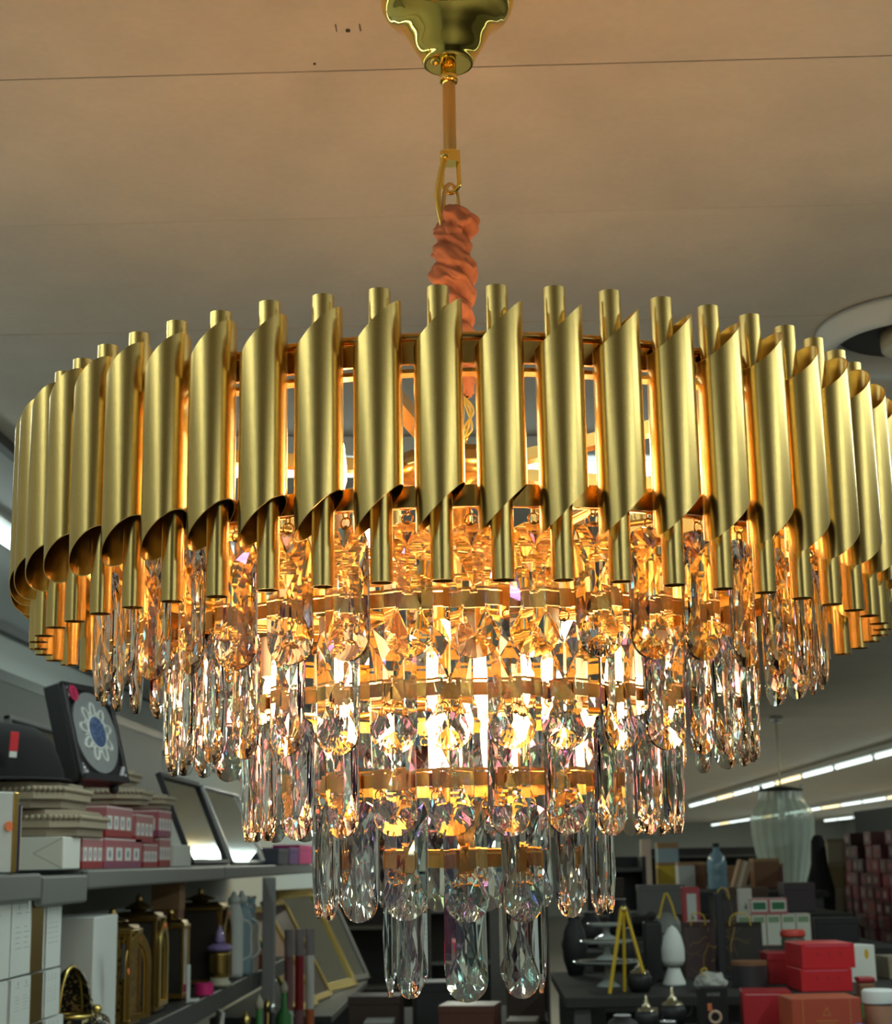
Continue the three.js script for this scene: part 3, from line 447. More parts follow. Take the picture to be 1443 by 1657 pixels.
carton('orange_box', 'small orange red box on the end of the lower shelf', 'box', [-0.885, 1.166, -6.35], [0.07, 0.052, 0.30], G.orange, { lid: 0.35, lidMat: G.orange });
for (let k = 0; k < 3; k++) { const t = thing('tall_canister', ['burgundy striped canister with clear cap, left of three', 'burgundy canister with clear cap, middle of three', 'whitish canister with clear cap, right of three'][k], 'canister', [-0.768 + 0.037 * k, 0.861, -6.35 - 0.03 * k], 0, 'canisters with clear caps'); part('body', new THREE.CylinderGeometry(0.017, 0.017, 0.34, 18), [G.mauve, G.darkRed, G.paper][k], t, [0, 0.17, 0]); part('label_band', new THREE.CylinderGeometry(0.0174, 0.0174, 0.08, 18), [G.paper, G.mauve, G.orange][k], t, [0, 0.10, 0]); part('clear_cap', new THREE.CylinderGeometry(0.0175, 0.0175, 0.10, 18), mat([0.30, 0.26, 0.27], 0.15), t, [0, 0.39, 0]); }
// small bottles on the lowest shelf
[[-5.45, 0, 'brass topped small bottle, nearest on the lowest shelf'], [-5.62, 1, 'slim green bottle with pale stopper on the lowest shelf'], [-5.80, 2, 'dark bottle with silver cap on the lowest shelf'], [-5.98, 0, 'brass topped small bottle, second last on the lowest shelf'], [-6.30, 1, 'slim green bottle, last on the lowest shelf']].forEach(([z, k, l]) => {
  const t = thing('small_bottle', l, 'bottle', [-0.80 + 0.02 * k, 0.861, z], 0, 'small bottles on the lowest shelf'), H = [0.17, 0.21, 0.18][k];
  part('body', lathe([[0, 0], [0.028, 0], [0.031, 0.02], [0.029, H * 0.6], [0.012, H * 0.74], [0.010, H], [0, H]], 18), [G.darkGold, G.green, G.black][k], t); part('stopper', lathe([[0, H], [0.013, H], [0.015, H + 0.02], [0.008, H + 0.035], [0, H + 0.05]], 14), [G.brightGold, G.cream, G.silver][k], t);
});
carton('orange_box', 'large orange brown box on the lowest shelf under the lanterns', 'box', [-0.95, 0.861, -4.75], [0.16, 0.205, 0.50], G.orange, { lid: 0.3, lidMat: G.orange });
{ const t = thing('paper_bag', 'white paper folder leaning on the lowest shelf by the orange box', 'paper', [-0.86, 0.861, -5.12], 0.3); t.rotation.z = -0.12; part('sheet', rbox(0.012, 0.25, 0.10, 0.003), G.paper, t, [0, 0.125, 0]); part('flap', rbox(0.014, 0.05, 0.10, 0.003), G.white, t, [0.001, 0.225, 0]); }
G.tableDark = mat([0.020, 0.018, 0.016], 0.75);

// ---------------------------------------------------------------- display tables in the middle of the shop
function stepBoard(label, x0, x1, z0, z1, y) {
  const t = thing('display_table', label, 'table', [(x0 + x1) / 2, 0, (z0 + z1) / 2]), w = x1 - x0, d = z0 - z1;
  part('table_top', rbox(w, 0.03, d, 0.004), G.tableDark, t, [0, y - 0.015, 0]);
  for (const sx of [-1, 1]) for (const sz of [-1, 1]) part('leg', rbox(0.05, y - 0.03, 0.05, 0.004), G.shelfDark, t, [sx * (w / 2 - 0.05), (y - 0.03) / 2, sz * (d / 2 - 0.05)]);
  return t;
}
const S1 = 1.08, S2 = 1.155, S4 = 1.22, S5 = 1.312, S6 = 1.372;
stepBoard('front dark display table under the red boxes', 0.30, 1.5, -4.25, -4.83, S1);
stepBoard('second dark display table under the gift bags', 0.22, 1.5, -4.84, -5.93, S2);
stepBoard('third dark display table under the white and green packs', 0.30, 1.5, -5.94, -6.80, S4);
stepBoard('fourth dark display table at the back of the middle group', 0.40, 1.5, -6.81, -7.6, S5);
stepBoard('far dark table carrying cartons', 0.88, 1.70, -8.2, -10.2, S6);
stepBoard('low dark table in the centre aisle behind the chandelier', -0.45, 0.20, -4.9, -6.2, 1.02);

const boxPrint = (bg, ink, lines) => printed(256, 160, (c, w, h) => { c.fillStyle = bg; c.fillRect(0, 0, w, h); c.strokeStyle = ink; c.fillStyle = ink; lines(c, w, h); });
const redPrint = boxPrint('#c4121f', '#8f0c18', (c, w, h) => { c.fillStyle = '#b98aa8'; c.fillRect(20, 10, w - 40, 3); c.fillStyle = '#8f0c18'; for (let k = 0; k < 3; k++) { c.fillRect(70 + k * 55, 60, 14, 6); c.fillRect(75 + k * 55, 66, 5, 20); } });
carton('red_box', 'glossy red gift box, upper of the stacked pair', 'box', [0.998, S2 + 0.066, -5.02], [0.160, 0.070, 0.20], G.red, { front: redPrint, turn: 0.06, group: 'red boxes' });
carton('red_box', 'glossy red gift box, lower of the stacked pair', 'box', [0.990, S2 + 0.001, -5.01], [0.152, 0.064, 0.20], G.red, { front: redPrint, turn: 0.03, group: 'red boxes' });
carton('red_box', 'dark red box standing left of the orange box', 'box', [0.775, S1, -4.70], [0.135, 0.100, 0.15], G.darkRed, { front: boxPrint('#a41320', '#d8aeb8', (c, w, h) => { c.fillRect(14, 8, w - 28, 3); }), turn: -0.1, group: 'red boxes' });
carton('red_box', 'dull dark red box behind the stacked red pair', 'box', [0.918, S2, -5.28], [0.09, 0.094, 0.14], G.darkRed, { lid: 0.25, lidMat: G.darkRed, group: 'red boxes' });
carton('orange_box', 'flat orange brown box with gold emblem in front of the red pair', 'box', [0.885, S1, -4.50], [0.185, 0.098, 0.16], mat([0.42, 0.10, 0.05], 0.45), { front: boxPrint('#a8442a', '#b58a3a', (c, w, h) => { c.lineWidth = 2; c.strokeRect(40, -5, w - 80, h + 10); c.beginPath(); c.moveTo(w / 2, 38); c.lineTo(w / 2 + 14, 70); c.lineTo(w / 2 - 14, 70); c.closePath(); c.stroke(); c.fillRect(w / 2 - 40, 92, 80, 3); c.fillRect(w / 2 - 30, 104, 60, 2); c.fillRect(w / 2 - 35, 120, 70, 2); }), turn: 0.04 });
carton('flat_box', 'thin orange cover sheet lying in front of the dark red box', 'box', [0.74, S1, -4.48], [0.10, 0.012, 0.10], G.orange, { r: 0.002, lid: 0.4, lidMat: G.orange });
{
  let t = thing('storage_jar', 'brown jar with a broad white screw lid at the right edge', 'jar', [1.058, S1, -4.56]);
  part('body', lathe([[0, 0], [0.036, 0], [0.040, 0.01], [0.040, 0.066], [0.035, 0.074], [0, 0.074]], 32), mat([0.42, 0.22, 0.14], 0.3), t); part('lid', lathe([[0, 0.070], [0.043, 0.070], [0.044, 0.074], [0.044, 0.102], [0.038, 0.108], [0, 0.109]], 32), G.white, t);
  t = thing('folded_cloth', 'bright blue folded cloth at the lower right corner', 'cloth', [1.01, S1, -4.32]); const g = new THREE.PlaneGeometry(0.18, 0.14, 36, 28).rotateX(-Math.PI / 2), p = g.attributes.position; for (let i = 0; i < p.count; i++) { const x = p.getX(i), z = p.getZ(i), e = Math.min(1, (0.09 - Math.abs(x)) / 0.02, (0.07 - Math.abs(z)) / 0.02); p.setY(i, 0.002 + Math.max(0, e) * (0.028 + 0.006 * Math.sin(60 * x + 30 * z) + 0.004 * Math.sin(90 * z - 20 * x))); } g.computeVertexNormals(); part('cloth_sheet', g, G.blue, t); part('under_fold', rbox(0.16, 0.012, 0.12, 0.005), G.blue, t, [0, 0.007, 0]);
  carton('white_carton', 'white box with yellow emblem behind the stacked red pair', 'box', [1.165, S2, -5.30], [0.090, 0.112, 0.09], G.paper, { front: boxPrint('#d8d9d0', '#c8a018', (c, w, h) => { c.beginPath(); c.arc(w * 0.66, h * 0.24, 22, 0, 7); c.fill(); c.fillStyle = '#7a7a70'; c.fillRect(20, h * 0.86, w - 90, 14); }), turn: 0.35 });
  t = thing('storage_jar', 'tall dull green jar with a flat red lid', 'jar', [1.0, S2, -5.45]); part('body', lathe([[0, 0], [0.036, 0], [0.038, 0.01], [0.038, 0.125], [0.033, 0.134], [0, 0.134]], 28), mat([0.12, 0.13, 0.10], 0.25), t); part('lid', lathe([[0, 0.132], [0.040, 0.132], [0.041, 0.136], [0.041, 0.150], [0.037, 0.154], [0, 0.155]], 28), mat([0.55, 0.06, 0.04], 0.4), t);
  t = thing('tea_tin', 'green and brown tin behind the orange box by the white lidded jar', 'tin', [1.062, S1, -4.72]); part('can', rbox(0.045, 0.115, 0.05, 0.008), G.brown, t, [0, 0.0575, 0]); part('green_panel', rbox(0.020, 0.075, 0.004, 0.002), G.green, t, [-0.010, 0.055, 0.0255]); part('lid', rbox(0.047, 0.014, 0.052, 0.004), G.darkRed, t, [0, 0.122, 0]);
  carton('green_pack', 'low green pack beside the tall jar with red lid', 'box', [0.965, S2, -5.66], [0.085, 0.075, 0.07], G.green, { turn: -0.3, lid: 0.3, lidMat: G.cream });
  t = thing('round_candle', 'wide dark candle tin with tan lid between gift bags and red boxes', 'candle', [0.80, S2, -5.12]); part('tin', new THREE.CylinderGeometry(0.054, 0.054, 0.066, 36), mat([0.035, 0.03, 0.035], 0.4), t, [0, 0.033, 0]); part('lid', new THREE.CylinderGeometry(0.055, 0.055, 0.012, 36), G.brown, t, [0, 0.072, 0]);
}
// white and green packs
const gwTall = boxPrint('#cfd2c4', '#9b2a22', (c, w, h) => { c.lineWidth = 6; c.strokeRect(0, 0, w, h); c.fillStyle = '#7f9a78'; c.fillRect(30, 12, w - 60, 30); }), gwWide = boxPrint('#b9656a', '#2c6a44', (c, w, h) => { c.fillStyle = '#c9ccc0'; c.fillRect(16, 16, w - 32, h - 40); c.fillStyle = '#2c6a44'; c.fillRect(36, 40, w - 72, h - 84); });
for (let i = 0; i < 5; i++) carton('tea_pack', ['leftmost', 'second', 'middle', 'fourth', 'rightmost'][i] + ' white pack with red edges and green label in the lower row', 'box', [0.955 + i * 0.055, S4, -6.2], [0.053, 0.115, 0.06], G.paper, { front: gwTall, group: 'white and green packs' });
for (let i = 0; i < 2; i++) carton('tea_pack', `${i ? 'right' : 'left'} red edged pack with green window lying on the white packs`, 'box', [1.015 + i * 0.070, S4 + 0.1155, -6.2], [0.068, 0.057, 0.06], G.paper, { front: gwWide, group: 'packs with green window' });
const rwPrint = printed(128, 240, (c, w, h) => { c.fillStyle = '#b0464c'; c.fillRect(0, 0, w, h); c.fillStyle = '#cdd2cd'; c.fillRect(30, 26, w - 58, h - 60); c.fillStyle = '#6a716c'; c.beginPath(); c.moveTo(w / 2, 110); c.lineTo(w / 2 + 16, 140); c.lineTo(w / 2 - 16, 140); c.fill(); c.fillRect(w / 2 - 12, 150, 24, 4); });
carton('perfume_box', 'red and white perfume box standing behind the left gift bag', 'box', [0.80, S4, -6.5], [0.068, 0.212, 0.06], G.red, { front: rwPrint });
carton('perfume_box', 'narrow pale perfume box behind the small gift bag', 'box', [1.0, S4, -6.42], [0.050, 0.205, 0.05], G.paper, { front: printed(96, 240, (c, w, h) => { c.fillStyle = '#c2bfb6'; c.fillRect(0, 0, w, h); c.fillStyle = '#4f5a52'; c.beginPath(); c.moveTo(w / 2, 60); c.lineTo(w / 2 + 14, 90); c.lineTo(w / 2 - 14, 90); c.fill(); }) });
for (let i = 0; i < 2; i++) carton('perfume_box', `low red edged pack at the foot of the red and white perfume box, ${i ? 'right' : 'left'} one`, 'box', [0.80 + i * 0.075, S4, -6.36], [0.065, 0.088, 0.05], G.paper, { front: gwWide });
// gift bags, black and brown with gold veins
function giftBag(label, [x, y, z], w, h, d, base, s0, turn = 0) {
  const t = thing('gift_bag', label, 'gift bag', [x, y, z], turn, 'veined gift bags');
  const m = printed(256, 256, (c, W, H) => { c.fillStyle = base; c.fillRect(0, 0, W, H); let s = s0; const r = () => (s = (s * 16807) % 2147483647) / 2147483647; for (let k = 0; k < 13; k++) { c.strokeStyle = ['#a8822c', '#7a5c20', '#5a431c'][k % 3]; c.lineWidth = 1 + 4 * r(); let px = r() * W, py = r() * H; const a = r() * 6.3; c.beginPath(); c.moveTo(px, py); for (let j = 0; j < 5; j++) { px += 34 * Math.cos(a + r() - 0.5); py += 34 * Math.sin(a + r() - 0.5); c.lineTo(px, py); } c.stroke(); } }, 0.4);
  const sh = new THREE.BufferGeometry(), a = w / 2, b = d / 2, k = d * 0.32;
  const P = [[-a, 0, b], [a, 0, b], [a, 0, -b], [-a, 0, -b], [-a, h, k], [a, h, k], [a, h, -k], [-a, h, -k]], F = [[0, 1, 5, 4], [1, 2, 6, 5], [2, 3, 7, 6], [3, 0, 4, 7], [3, 2, 1, 0]], pos = [], uv = [];
  for (const f of F) for (const [q, u, v] of [[0, 0, 0], [1, 1, 0], [2, 1, 1], [0, 0, 0], [2, 1, 1], [3, 0, 1]]) { pos.push(...P[f[q]]); uv.push(u, v); }
  sh.setAttribute('position', new THREE.Float32BufferAttribute(pos, 3)); sh.setAttribute('uv', new THREE.Float32BufferAttribute(uv, 2)); sh.computeVertexNormals(); m.side = THREE.DoubleSide;
  part('bag_body', sh, m, t); part('top_hem', [rbox(w, 0.014, 0.002, 0.0008, 0, h - 0.007, k + 0.001), rbox(w, 0.014, 0.002, 0.0008, 0, h - 0.007, -k - 0.001)], m, t);
  part('cord_handle', tubeAlong([[-w * 0.25, h - 0.01, k + 0.002], [-w * 0.2, h + 0.02, k], [0, h + 0.032, k * 0.8], [w * 0.2, h + 0.02, k], [w * 0.25, h - 0.01, k + 0.002]], 0.002, 24, 6), G.yellow, t);
}
giftBag('mauve brown gift bag with gold veins, left of the black post', [0.704, S2, -5.58], 0.100, 0.178, 0.06, '#3a2425', 41, 0.1);
giftBag('black gift bag with gold veins, right of the black post', [0.849, S2, -5.58], 0.142, 0.175, 0.07, '#15110e', 97, -0.12);
giftBag('small black and brown gift bag behind the large black one', [0.853, S4, -6.0], 0.088, 0.185, 0.05, '#1c1212', 55, 0.1);
{
  let t = thing('black_post', 'slim black post rising between the gift bags', 'post', [0.765, S2, -5.46]); part('shaft', rbox(0.026, 0.275, 0.026, 0.004), G.black, t, [0, 0.1375, 0]); part('post_base', rbox(0.06, 0.012, 0.06, 0.003), G.black, t, [0, 0.006, 0]);
  t = thing('ceramic_lantern', 'pale white ceramic figure with domed top left of the gift bags', 'ornament', [0.578, S2, -5.2]); part('foot', lathe([[0, 0], [0.034, 0], [0.036, 0.01], [0.022, 0.045], [0.018, 0.062], [0, 0.062]], 28), G.white, t); part('dome', lathe([[0, 0.060], [0.030, 0.062], [0.036, 0.080], [0.036, 0.115], [0.028, 0.150], [0.014, 0.175], [0, 0.185]], 28), G.white, t);
  t = thing('home_box', 'black box lettered HOME with an orange ring in front of the gift bags', 'box', [0.612, S1, -4.6]); part('body', rbox(0.078, 0.118, 0.07, 0.003), G.black, t, [0, 0.059, 0]);
  const pr = face(0.076, 0.116, printed(160, 240, (c, w, h) => { c.fillStyle = '#0c0b0c'; c.fillRect(0, 0, w, h); c.fillStyle = '#7d7f7e'; c.font = 'bold 26px sans-serif'; c.textAlign = 'center'; c.fillText('HOME', w / 2, 44); }, 0.4), t, [0, 0.059, 0.0355]); part('orange_ring', new THREE.TorusGeometry(0.015, 0.0042, 10, 32), mat([0.45, 0.30, 0.22], 0.4), pr, [0.002, -0.018, 0.002]); part('orange_tab', rbox(0.012, 0.020, 0.003, 0.002), G.orange, pr, [-0.012, 0.008, 0.002]);
  t = thing('crumpled_wrap', 'crumpled pale grey wrapping above the black lettered box', 'wrapping', [0.66, S2, -4.98]); const g = new THREE.IcosahedronGeometry(0.045, 4), p = g.attributes.position, nz = valueNoise(9, 61); for (let i = 0; i < p.count; i++) { const x = p.getX(i), y = p.getY(i), z = p.getZ(i), k = 0.75 + 0.5 * nz(x * 9 + 0.5, y * 9 + z * 7 + 0.5); p.setXYZ(i, x * k * 1.0, y * k * 0.62, z * k * 0.8); } g.computeVertexNormals(); part('wrap_sheet', g, mat([0.34, 0.35, 0.32], 0.6), t, [0, 0.03, 0]); part('ribbon', tubeAlong([[-0.02, 0.045, 0.03], [-0.03, 0.062, 0.03], [-0.015, 0.07, 0.03], [-0.012, 0.055, 0.032]], 0.002, 20, 6), G.yellow, t);
  t = thing('handled_basket', 'grey domed basket with a yellow ribbon handle behind the white figure', 'basket', [0.655, S4, -6.05]); part('bowl', lathe([[0, 0], [0.050, 0], [0.056, 0.03], [0.054, 0.085], [0.040, 0.115], [0.018, 0.130], [0, 0.133]], 28), mat([0.20, 0.21, 0.20], 0.5), t); part('rim', new THREE.TorusGeometry(0.056, 0.004, 8, 36).rotateX(Math.PI / 2), G.grey, t, [0, 0.06, 0]); part('ribbon_handle', tubeAlong([[-0.032, 0.11, 0.03], [-0.016, 0.165, 0.02], [0, 0.20, 0.01], [0.016, 0.165, 0.02], [0.030, 0.105, 0.03]], 0.0042, 30, 8), G.yellow, t);
  t = thing('black_bag', 'narrow black bag beside the white figure', 'bag', [0.535, S2, -5.4]); part('bag_body', rbox(0.06, 0.19, 0.05, 0.01), G.black, t, [0, 0.095, 0]); part('bag_handle', tubeAlong([[-0.015, 0.185, 0], [-0.01, 0.215, 0], [0.01, 0.215, 0], [0.015, 0.185, 0]], 0.003, 20, 6), G.black, t);
}
// glass cake stands
for (let k = 0; k < 3; k++) {
  const t = thing('cake_stand', ['wide glass cake stand at the bottom of the stack', 'middle glass cake stand of the stack', 'small glass cake stand at the top of the stack'][k], 'cake stand', [0.372, [S2, S2 + 0.082, S2 + 0.144][k], -5.2], 0, 'stacked glass cake stands'), r = [0.110, 0.085, 0.06][k], h = [0.08, 0.06, 0.05][k];
  part('plate', lathe([[0, h - 0.008], [r * 0.9, h - 0.008], [r, h - 0.002], [r * 0.99, h + 0.001], [r * 0.88, h - 0.003], [0, h - 0.003]], 40), mat([0.42, 0.46, 0.44], 0.08, 0, { clearcoat: 1 }), t); part('stem', lathe([[0, h - 0.008], [0.012, h - 0.01], [0.009, h * 0.5], [0.014, h * 0.3], [0.036, 0.006], [0.038, 0], [0, 0]], 24), mat([0.36, 0.40, 0.38], 0.08, 0, { clearcoat: 1 }), t);
}
{
  const t = thing('gold_easel', 'gold folding easel with spread legs in front of the cake stands', 'easel', [0.405, S2, -4.92]);
  part('easel_leg', rod([-0.050, 0.004, 0], [-0.006, 0.245, 0], 0.0058), G.yellow, t); part('easel_leg', rod([0.052, 0.06, 0], [0.006, 0.245, 0], 0.0050), G.yellow, t); part('easel_leg', rod([0.0, 0.004, -0.07], [0, 0.24, 0], 0.005), G.yellow, t); part('easel_hinge', new THREE.SphereGeometry(0.010, 14, 10), G.brightGold, t, [0, 0.245, 0]);
}
// black pots with pagoda lids
[[0.452, S2, -5.0, 0.102, 'black pot with gold tiered lid below the cake stands'], [0.438, S1, -4.68, 0.092, 'black pot with gold tiered lid, lowest of the three'], [0.520, S1, -4.76, 0.108, 'black pot with gold tiered lid left of the black lettered box']].forEach(([x, y, z, h, l]) => {
  const t = thing('lidded_pot', l, 'pot', [x, y, z], 0, 'black pots with gold lids'), k = h / 0.1;
  part('pot_body', lathe([[0, 0], [0.026 * k, 0], [0.036 * k, 0.02 * k], [0.037 * k, 0.04 * k], [0.028 * k, 0.056 * k], [0, 0.056 * k]], 28), G.black, t); part('lid', lathe([[0.029 * k, 0.055 * k], [0.026 * k, 0.060 * k], [0.012 * k, 0.066 * k], [0.014 * k, 0.070 * k], [0.006 * k, 0.075 * k], [0.009 * k, 0.081 * k], [0.004 * k, 0.087 * k], [0.005 * k, 0.094 * k], [0, 0.102 * k]], 24), mat([0.50, 0.44, 0.30], 0.25, 0.9), t); part('spout', tubeAlong([[0.03 * k, 0.02 * k, 0.01], [0.045 * k, 0.03 * k, 0.012], [0.050 * k, 0.048 * k, 0.013]], 0.004 * k, 14, 8), G.black, t);
});
// dark goods in the centre aisle
[[-0.36, 0.16, 0.115, G.darkBrown, -5.3, 'dark brown box at the left of the centre table'], [-0.19, 0.12, 0.14, G.black, -5.5, 'black box second on the centre table'], [-0.335, 0.085, 0.060, G.grey, -5.05, 'small grey box at the front of the centre table'], [-0.06, 0.17, 0.10, mat([0.09, 0.03, 0.018], 0.45), -5.1, 'reddish brown box in the middle of the centre table'], [0.12, 0.12, 0.15, G.darkBrown, -5.6, 'tall dark brown box at the right of the centre table'], [0.10, 0.09, 0.055, mat([0.07, 0.05, 0.035], 0.5), -5.08, 'low brown box at the right front of the centre table']].forEach(([x, w, h, m, z, l]) => carton('storage_box', l, 'box', [x, 1.021, z], [w, h, 0.16], m, { lid: 0.22, lidMat: m, turn: rnd(-0.2, 0.2), group: 'dark boxes on the centre table' }));
{ const t = thing('grey_pillar', 'grey square pillar rising behind the lowest crystals', 'pillar', [0.066, 0, -8.0]); part('shaft', rbox(0.115, CEIL - 0.05, 0.115, 0.006), mat([0.17, 0.165, 0.155], 0.7), t, [0, (CEIL - 0.05) / 2 + 0.02, 0]); part('plinth', rbox(0.16, 0.10, 0.16, 0.006), G.grey, t, [0, 0.05, 0]); part('cap', rbox(0.15, 0.04, 0.15, 0.004), G.grey, t, [0, CEIL - 0.021, 0]); }
// more dark goods filling the tables
[['squat black bowl with silver rim left of the lowest lidded pot', 0.36, S1, -4.55, 0.045, 0.05], ['black bowl between the lidded pots and the lettered box', 0.47, S1, -4.42, 0.04, 0.045], ['small black bowl behind the lettered box', 0.655, S1, -4.78, 0.035, 0.06], ['tall black vase behind the cake stands', 0.30, S2, -5.75, 0.045, 0.20], ['slim black vase right of the cake stands', 0.47, S2, -5.62, 0.03, 0.16], ['black vase on the third table behind the basket', 0.52, S4, -6.5, 0.05, 0.17], ['round black vase at the left of the third table', 0.39, S4, -6.3, 0.05, 0.13]].forEach(([l, x, y, z, r, h]) => { const t = thing('black_vase', l, 'vase', [x, y, z]); part('body', lathe([[0, 0], [r * 0.55, 0], [r * 0.9, h * 0.25], [r, h * 0.5], [r * 0.8, h * 0.75], [r * 0.45, h * 0.9], [r * 0.5, h]], 28), G.black, t); part('rim', new THREE.TorusGeometry(r * 0.5, 0.0025, 8, 28).rotateX(Math.PI / 2), G.silver, t, [0, h, 0]); });
[['dark brown box at the left of the fourth table', 0.52, S5, -7.25, 0.16, 0.15, G.darkBrown], ['black box in the middle of the fourth table', 0.90, S5, -7.2, 0.15, 0.085, G.black], ['brown box at the right of the fourth table', 1.14, S5, -7.25, 0.17, 0.10, mat([0.10, 0.05, 0.03], 0.6)], ['dull violet box at the right end of the fourth table', 1.33, S5, -7.1, 0.13, 0.12, mat([0.07, 0.05, 0.06], 0.6)], ['black box behind the white green packs', 1.34, S4, -6.4, 0.16, 0.09, G.black], ['tan box at the right end of the second table', 1.33, S2, -5.4, 0.12, 0.07, G.tanDark], ['dark box behind the white lidded jar', 1.22, S1, -4.65, 0.12, 0.09, G.darkBrown]].forEach(([l, x, y, z, w, h, m]) => carton('storage_box', l, 'box', [x, y, z], [w, h, 0.12], m, { lid: 0.25, lidMat: m, turn: rnd(-0.15, 0.15) }));
// far goods
carton('storage_box', 'grey box between the cake stands and the far cartons', 'box', [0.735, S5, -7.0], [0.19, 0.122, 0.14], G.grey, { lid: 0.2, lidMat: G.grey });
[['yellow brown carton on the far table, leftmost', 0.979, -9.0, 0.09, 0.148, G.yellow], ['white printed carton on the far table behind the yellow one', 1.090, -9.9, 0.125, 0.26, G.blueGrey], ['pale square carton with brown side on the far table', 1.135, -9.4, 0.095, 0.145, mat([0.45, 0.48, 0.48], 0.6)], ['brown carton beside the pale square one', 1.222, -9.45, 0.055, 0.145, G.brown], ['wide brown carton on the far table behind the blue bottle', 1.335, -9.2, 0.10, 0.122, G.carton], ['brown carton right of the hanging glass lamp foot', 1.52, -9.0, 0.14, 0.16, G.brown], ['dull red carton at the right end of the far table', 1.62, -9.4, 0.12, 0.13, G.mauve]].forEach(([l, x, z, w, h, m]) => carton('shipping_carton', l, 'carton', [x, S6, z], [w, h, 0.14], m, { lid: 0.12, lidMat: G.carton, group: 'cartons on the far table' }));
{ const t = thing('tilted_carton', 'light brown carton tilted to the right on the far table', 'carton', [1.29, S6 + 0.012, -8.5]); t.rotation.z = -0.32; part('body', rbox(0.062, 0.145, 0.09, 0.003), mat([0.40, 0.25, 0.15], 0.7), t, [0, 0.0725, 0]); part('tape', rbox(0.02, 0.146, 0.091, 0.002), G.cream, t, [0, 0.073, 0]); }
{ const t = thing('water_bottle', 'large pale blue water bottle on the far table', 'bottle', [1.226, S6, -8.75]); part('body', lathe([[0, 0], [0.048, 0], [0.052, 0.012], [0.052, 0.07], [0.047, 0.078], [0.052, 0.086], [0.052, 0.145], [0.036, 0.185], [0.017, 0.20], [0.016, 0.225], [0, 0.225]], 32), mat([0.20, 0.32, 0.40], 0.12), t); part('cap', new THREE.CylinderGeometry(0.019, 0.019, 0.02, 20), G.black, t, [0, 0.235, 0]); }
// far dark shelving units ; all but the first are added as a dark backdrop
function rack(label, x, z, w, h, d, shelves, goods, turn = 0) {
  const t = thing('shelving_unit', label, 'shelving', [x, 0, z], turn); part('back_panel', rbox(w, h, 0.02, 0.002), G.black, t, [0, h / 2, -d / 2 + 0.01]);
  for (const s of [-1, 1]) part('side_panel', rbox(0.02, h, d, 0.002), G.black, t, [s * (w / 2 - 0.01), h / 2, 0]);
  for (let k = 0; k < shelves; k++) part('shelf_board', rbox(w - 0.04, 0.02, d - 0.02, 0.002), G.shelfDark, t, [0, 0.05 + k * (h - 0.12) / (shelves - 1), 0.0]);
  return t;
}
rack('low black shelving unit left of the far cartons', 0.70, -8.9, 0.30, 1.555, 0.30, 5);
rack('dark backdrop shelving unit far behind the lowest crystals', -0.05, -12.5, 1.0, 1.62, 0.35, 5);
rack('dark backdrop shelving unit far down the left aisle', -0.72, -10.5, 0.70, 1.58, 0.35, 5);
rack('wide dark backdrop shelving unit across the far right aisle', 2.1, -13.5, 1.6, 1.62, 0.4, 5);
{ const t = thing('pink_pillar', 'pale pinkish pillar behind the far table', 'pillar', [1.011, 0, -10.4]); part('shaft', rbox(0.065, 1.66, 0.065, 0.006), mat([0.50, 0.42, 0.38], 0.7), t, [0, 0.83, 0]); part('plinth', rbox(0.12, 0.05, 0.12, 0.004), G.grey, t, [0, 0.025, 0]); }
{ const t = thing('draped_mannequin', 'tall black draped garment on a stand before the burgundy goods', 'garment', [1.80, 0, -8.9]); part('drape', lathe([[0, 1.655], [0.022, 1.65], [0.038, 1.62], [0.045, 1.50], [0.075, 1.36], [0.066, 1.15], [0.072, 0.9], [0.085, 0.25], [0.08, 0.22]], 24), G.blackFelt, t); part('stand_pole', new THREE.CylinderGeometry(0.012, 0.012, 0.26, 12), G.black, t, [0, 0.13, 0]); part('stand_base', new THREE.CylinderGeometry(0.11, 0.11, 0.014, 28), G.black, t, [0, 0.007, 0]); }
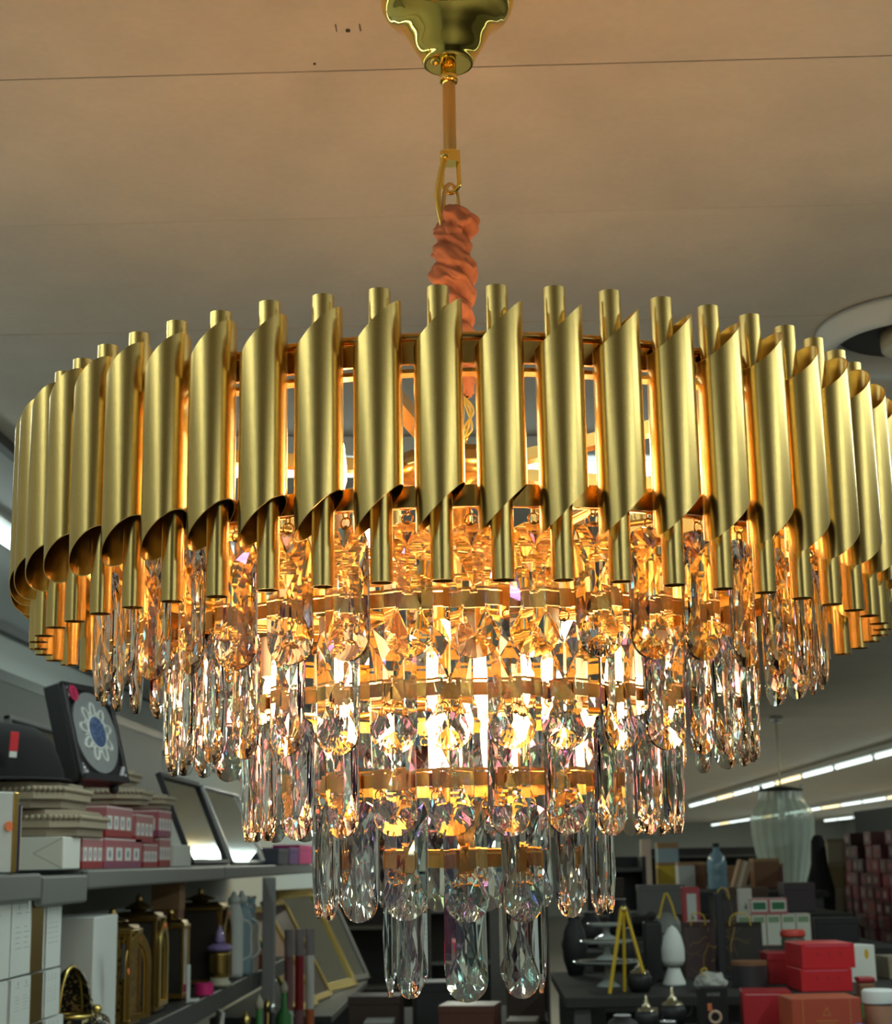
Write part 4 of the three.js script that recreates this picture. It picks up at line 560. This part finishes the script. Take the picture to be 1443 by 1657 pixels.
// burgundy goods on the right aisle shelving, facing the aisle
{
  const t = thing('wall_rack', 'dark aisle rack holding rows of burgundy boxes at the right edge', 'shelving', [2.16, 0, -8.75]); part('back_panel', rbox(0.02, 1.80, 2.4, 0.002), G.black, t, [0.09, 0.90, 0]);
  for (const y of [0.3, 0.7, 1.085]) part('shelf_board', rbox(0.30, 0.025, 2.4, 0.003), G.shelfDark, t, [-0.04, y, 0]); part('rail', rbox(0.03, 0.05, 2.4, 0.004), G.grey, t, [-0.18, 1.075, 0]);
  const tones = [[0.13, 0.010, 0.022], [0.09, 0.008, 0.016], [0.20, 0.018, 0.035], [0.055, 0.012, 0.014], [0.16, 0.05, 0.055]].map((c) => mat(c, 0.4)), lab = [mat([0.35, 0.22, 0.22], 0.5), mat([0.28, 0.06, 0.06], 0.5), mat([0.22, 0.20, 0.17], 0.5)];
  for (let c = 0; c < 9; c++) { const rows = 6 + (c * 7) % 3; for (let r = 0; r < rows; r++) { const q = thing('burgundy_box', `burgundy box, ${ordinal(r + 1)} from bottom in the ${ordinal(c + 1)} stack from the near end`, 'box', [2.06 + rnd(-0.008, 0.008), 1.099 + r * 0.0705, -7.80 - c * 0.165], rnd(-0.05, 0.05), 'burgundy boxes in stacks'); part('body', rbox(0.12, 0.069, 0.145, 0.004), tones[(c * 3 + r * 2) % 5], q, [0, 0.0345, 0]); part('box_label', box(0.002, 0.030, 0.06), lab[(c + r) % 3], q, [-0.0605, 0.035, 0]); } }
  for (let c = 0; c < 3; c++) for (let r = 0; r < 4; r++) carton('olive_carton', `olive tan carton, ${ordinal(r + 1)} from the bottom in the ${ordinal(c + 1)} stack beside the black garment`, 'carton', [2.0 + c * 0.02, 1.099 + r * 0.134, -9.38 - c * 0.15], [0.13, 0.132, 0.13], [G.tan, G.tanDark, mat([0.20, 0.15, 0.06], 0.6)][(r + c) % 3], { lid: 0.15, lidMat: G.tanDark, group: 'olive cartons by the garment' });
}
// hanging glass lamp
{
  const t = thing('glass_pendant', 'large clear ribbed glass lamp hanging by a rod over the far table', 'pendant lamp', [1.905, 0, -10.5]);
  const pts = [[0.135, 1.955], [0.14, 1.90], [0.150, 1.87], [0.185, 1.83], [0.198, 1.77], [0.195, 1.68], [0.175, 1.56], [0.145, 1.44], [0.110, 1.33], [0.085, 1.29], [0.09, 1.27]];
  const g = lathe(pts, 72), p = g.attributes.position; for (let i = 0; i < p.count; i++) { const a = Math.atan2(p.getZ(i), p.getX(i)), k = 1 + 0.035 * Math.cos(18 * a); p.setX(i, p.getX(i) * k); p.setZ(i, p.getZ(i) * k); } g.computeVertexNormals();
  part('glass_bell', g, mat([0.74, 0.82, 0.78], 0.22, 0, { transmission: 0.62, thickness: 0, ior: 1.5 }), t); part('metal_cap', lathe([[0, 1.985], [0.03, 1.985], [0.10, 1.972], [0.142, 1.962], [0.142, 1.950], [0, 1.950]], 36), G.black, t); part('rod', new THREE.CylinderGeometry(0.007, 0.007, CEIL - 1.985, 12), mat([0.42, 0.38, 0.28], 0.35, 0.8), t, [0, (CEIL + 1.985) / 2 - 0.002, 0]); part('ceiling_cup', lathe([[0, CEIL - 0.05], [0.03, CEIL - 0.045], [0.045, CEIL - 0.004], [0, CEIL - 0.004]], 24), G.silver, t); for (const s of [-1, 1]) part('cap_bolt', new THREE.SphereGeometry(0.014, 12, 8), G.silver, t, [s * 0.13, 1.975, 0.03]);
  part('inner_stem', lathe([[0, 1.95], [0.02, 1.95], [0.02, 1.80], [0.03, 1.78], [0.03, 1.72], [0, 1.72]], 20), G.silver, t);
}
// round ceiling lamp at right, unlit
{
  const t = thing('round_ceiling_lamp', 'unlit round white ceiling lamp ring right of the chandelier', 'ceiling light', [0.775, CEIL, -2.63]);
  part('outer_ring', lathe([[0.165, -0.002], [0.186, -0.002], [0.188, -0.012], [0.185, -0.038], [0.172, -0.046], [0.158, -0.040], [0.150, -0.020], [0.150, -0.002]], 72), G.white, t); part('dark_recess', lathe([[0, -0.004], [0.150, -0.004], [0.150, -0.010], [0, -0.010]], 60), G.black, t); part('centre_disc', lathe([[0, -0.050], [0.06, -0.050], [0.078, -0.040], [0.080, -0.010], [0, -0.010]], 48), G.cream, t);
}
// fluorescent fitting across the ceiling behind the chandelier
{ const t = fluorescent(0.0, CEIL - 0.046, -3.32, 1.22, 'cool', 'white fluorescent tube across the ceiling seen between the gold tubes', 'tube across'); t.rotation.y = Math.PI / 2 + 0.08; }

scene.traverse((o) => { if (o.isMesh) { o.castShadow = true; o.receiveShadow = true; } });
renderer.render(scene, camera);
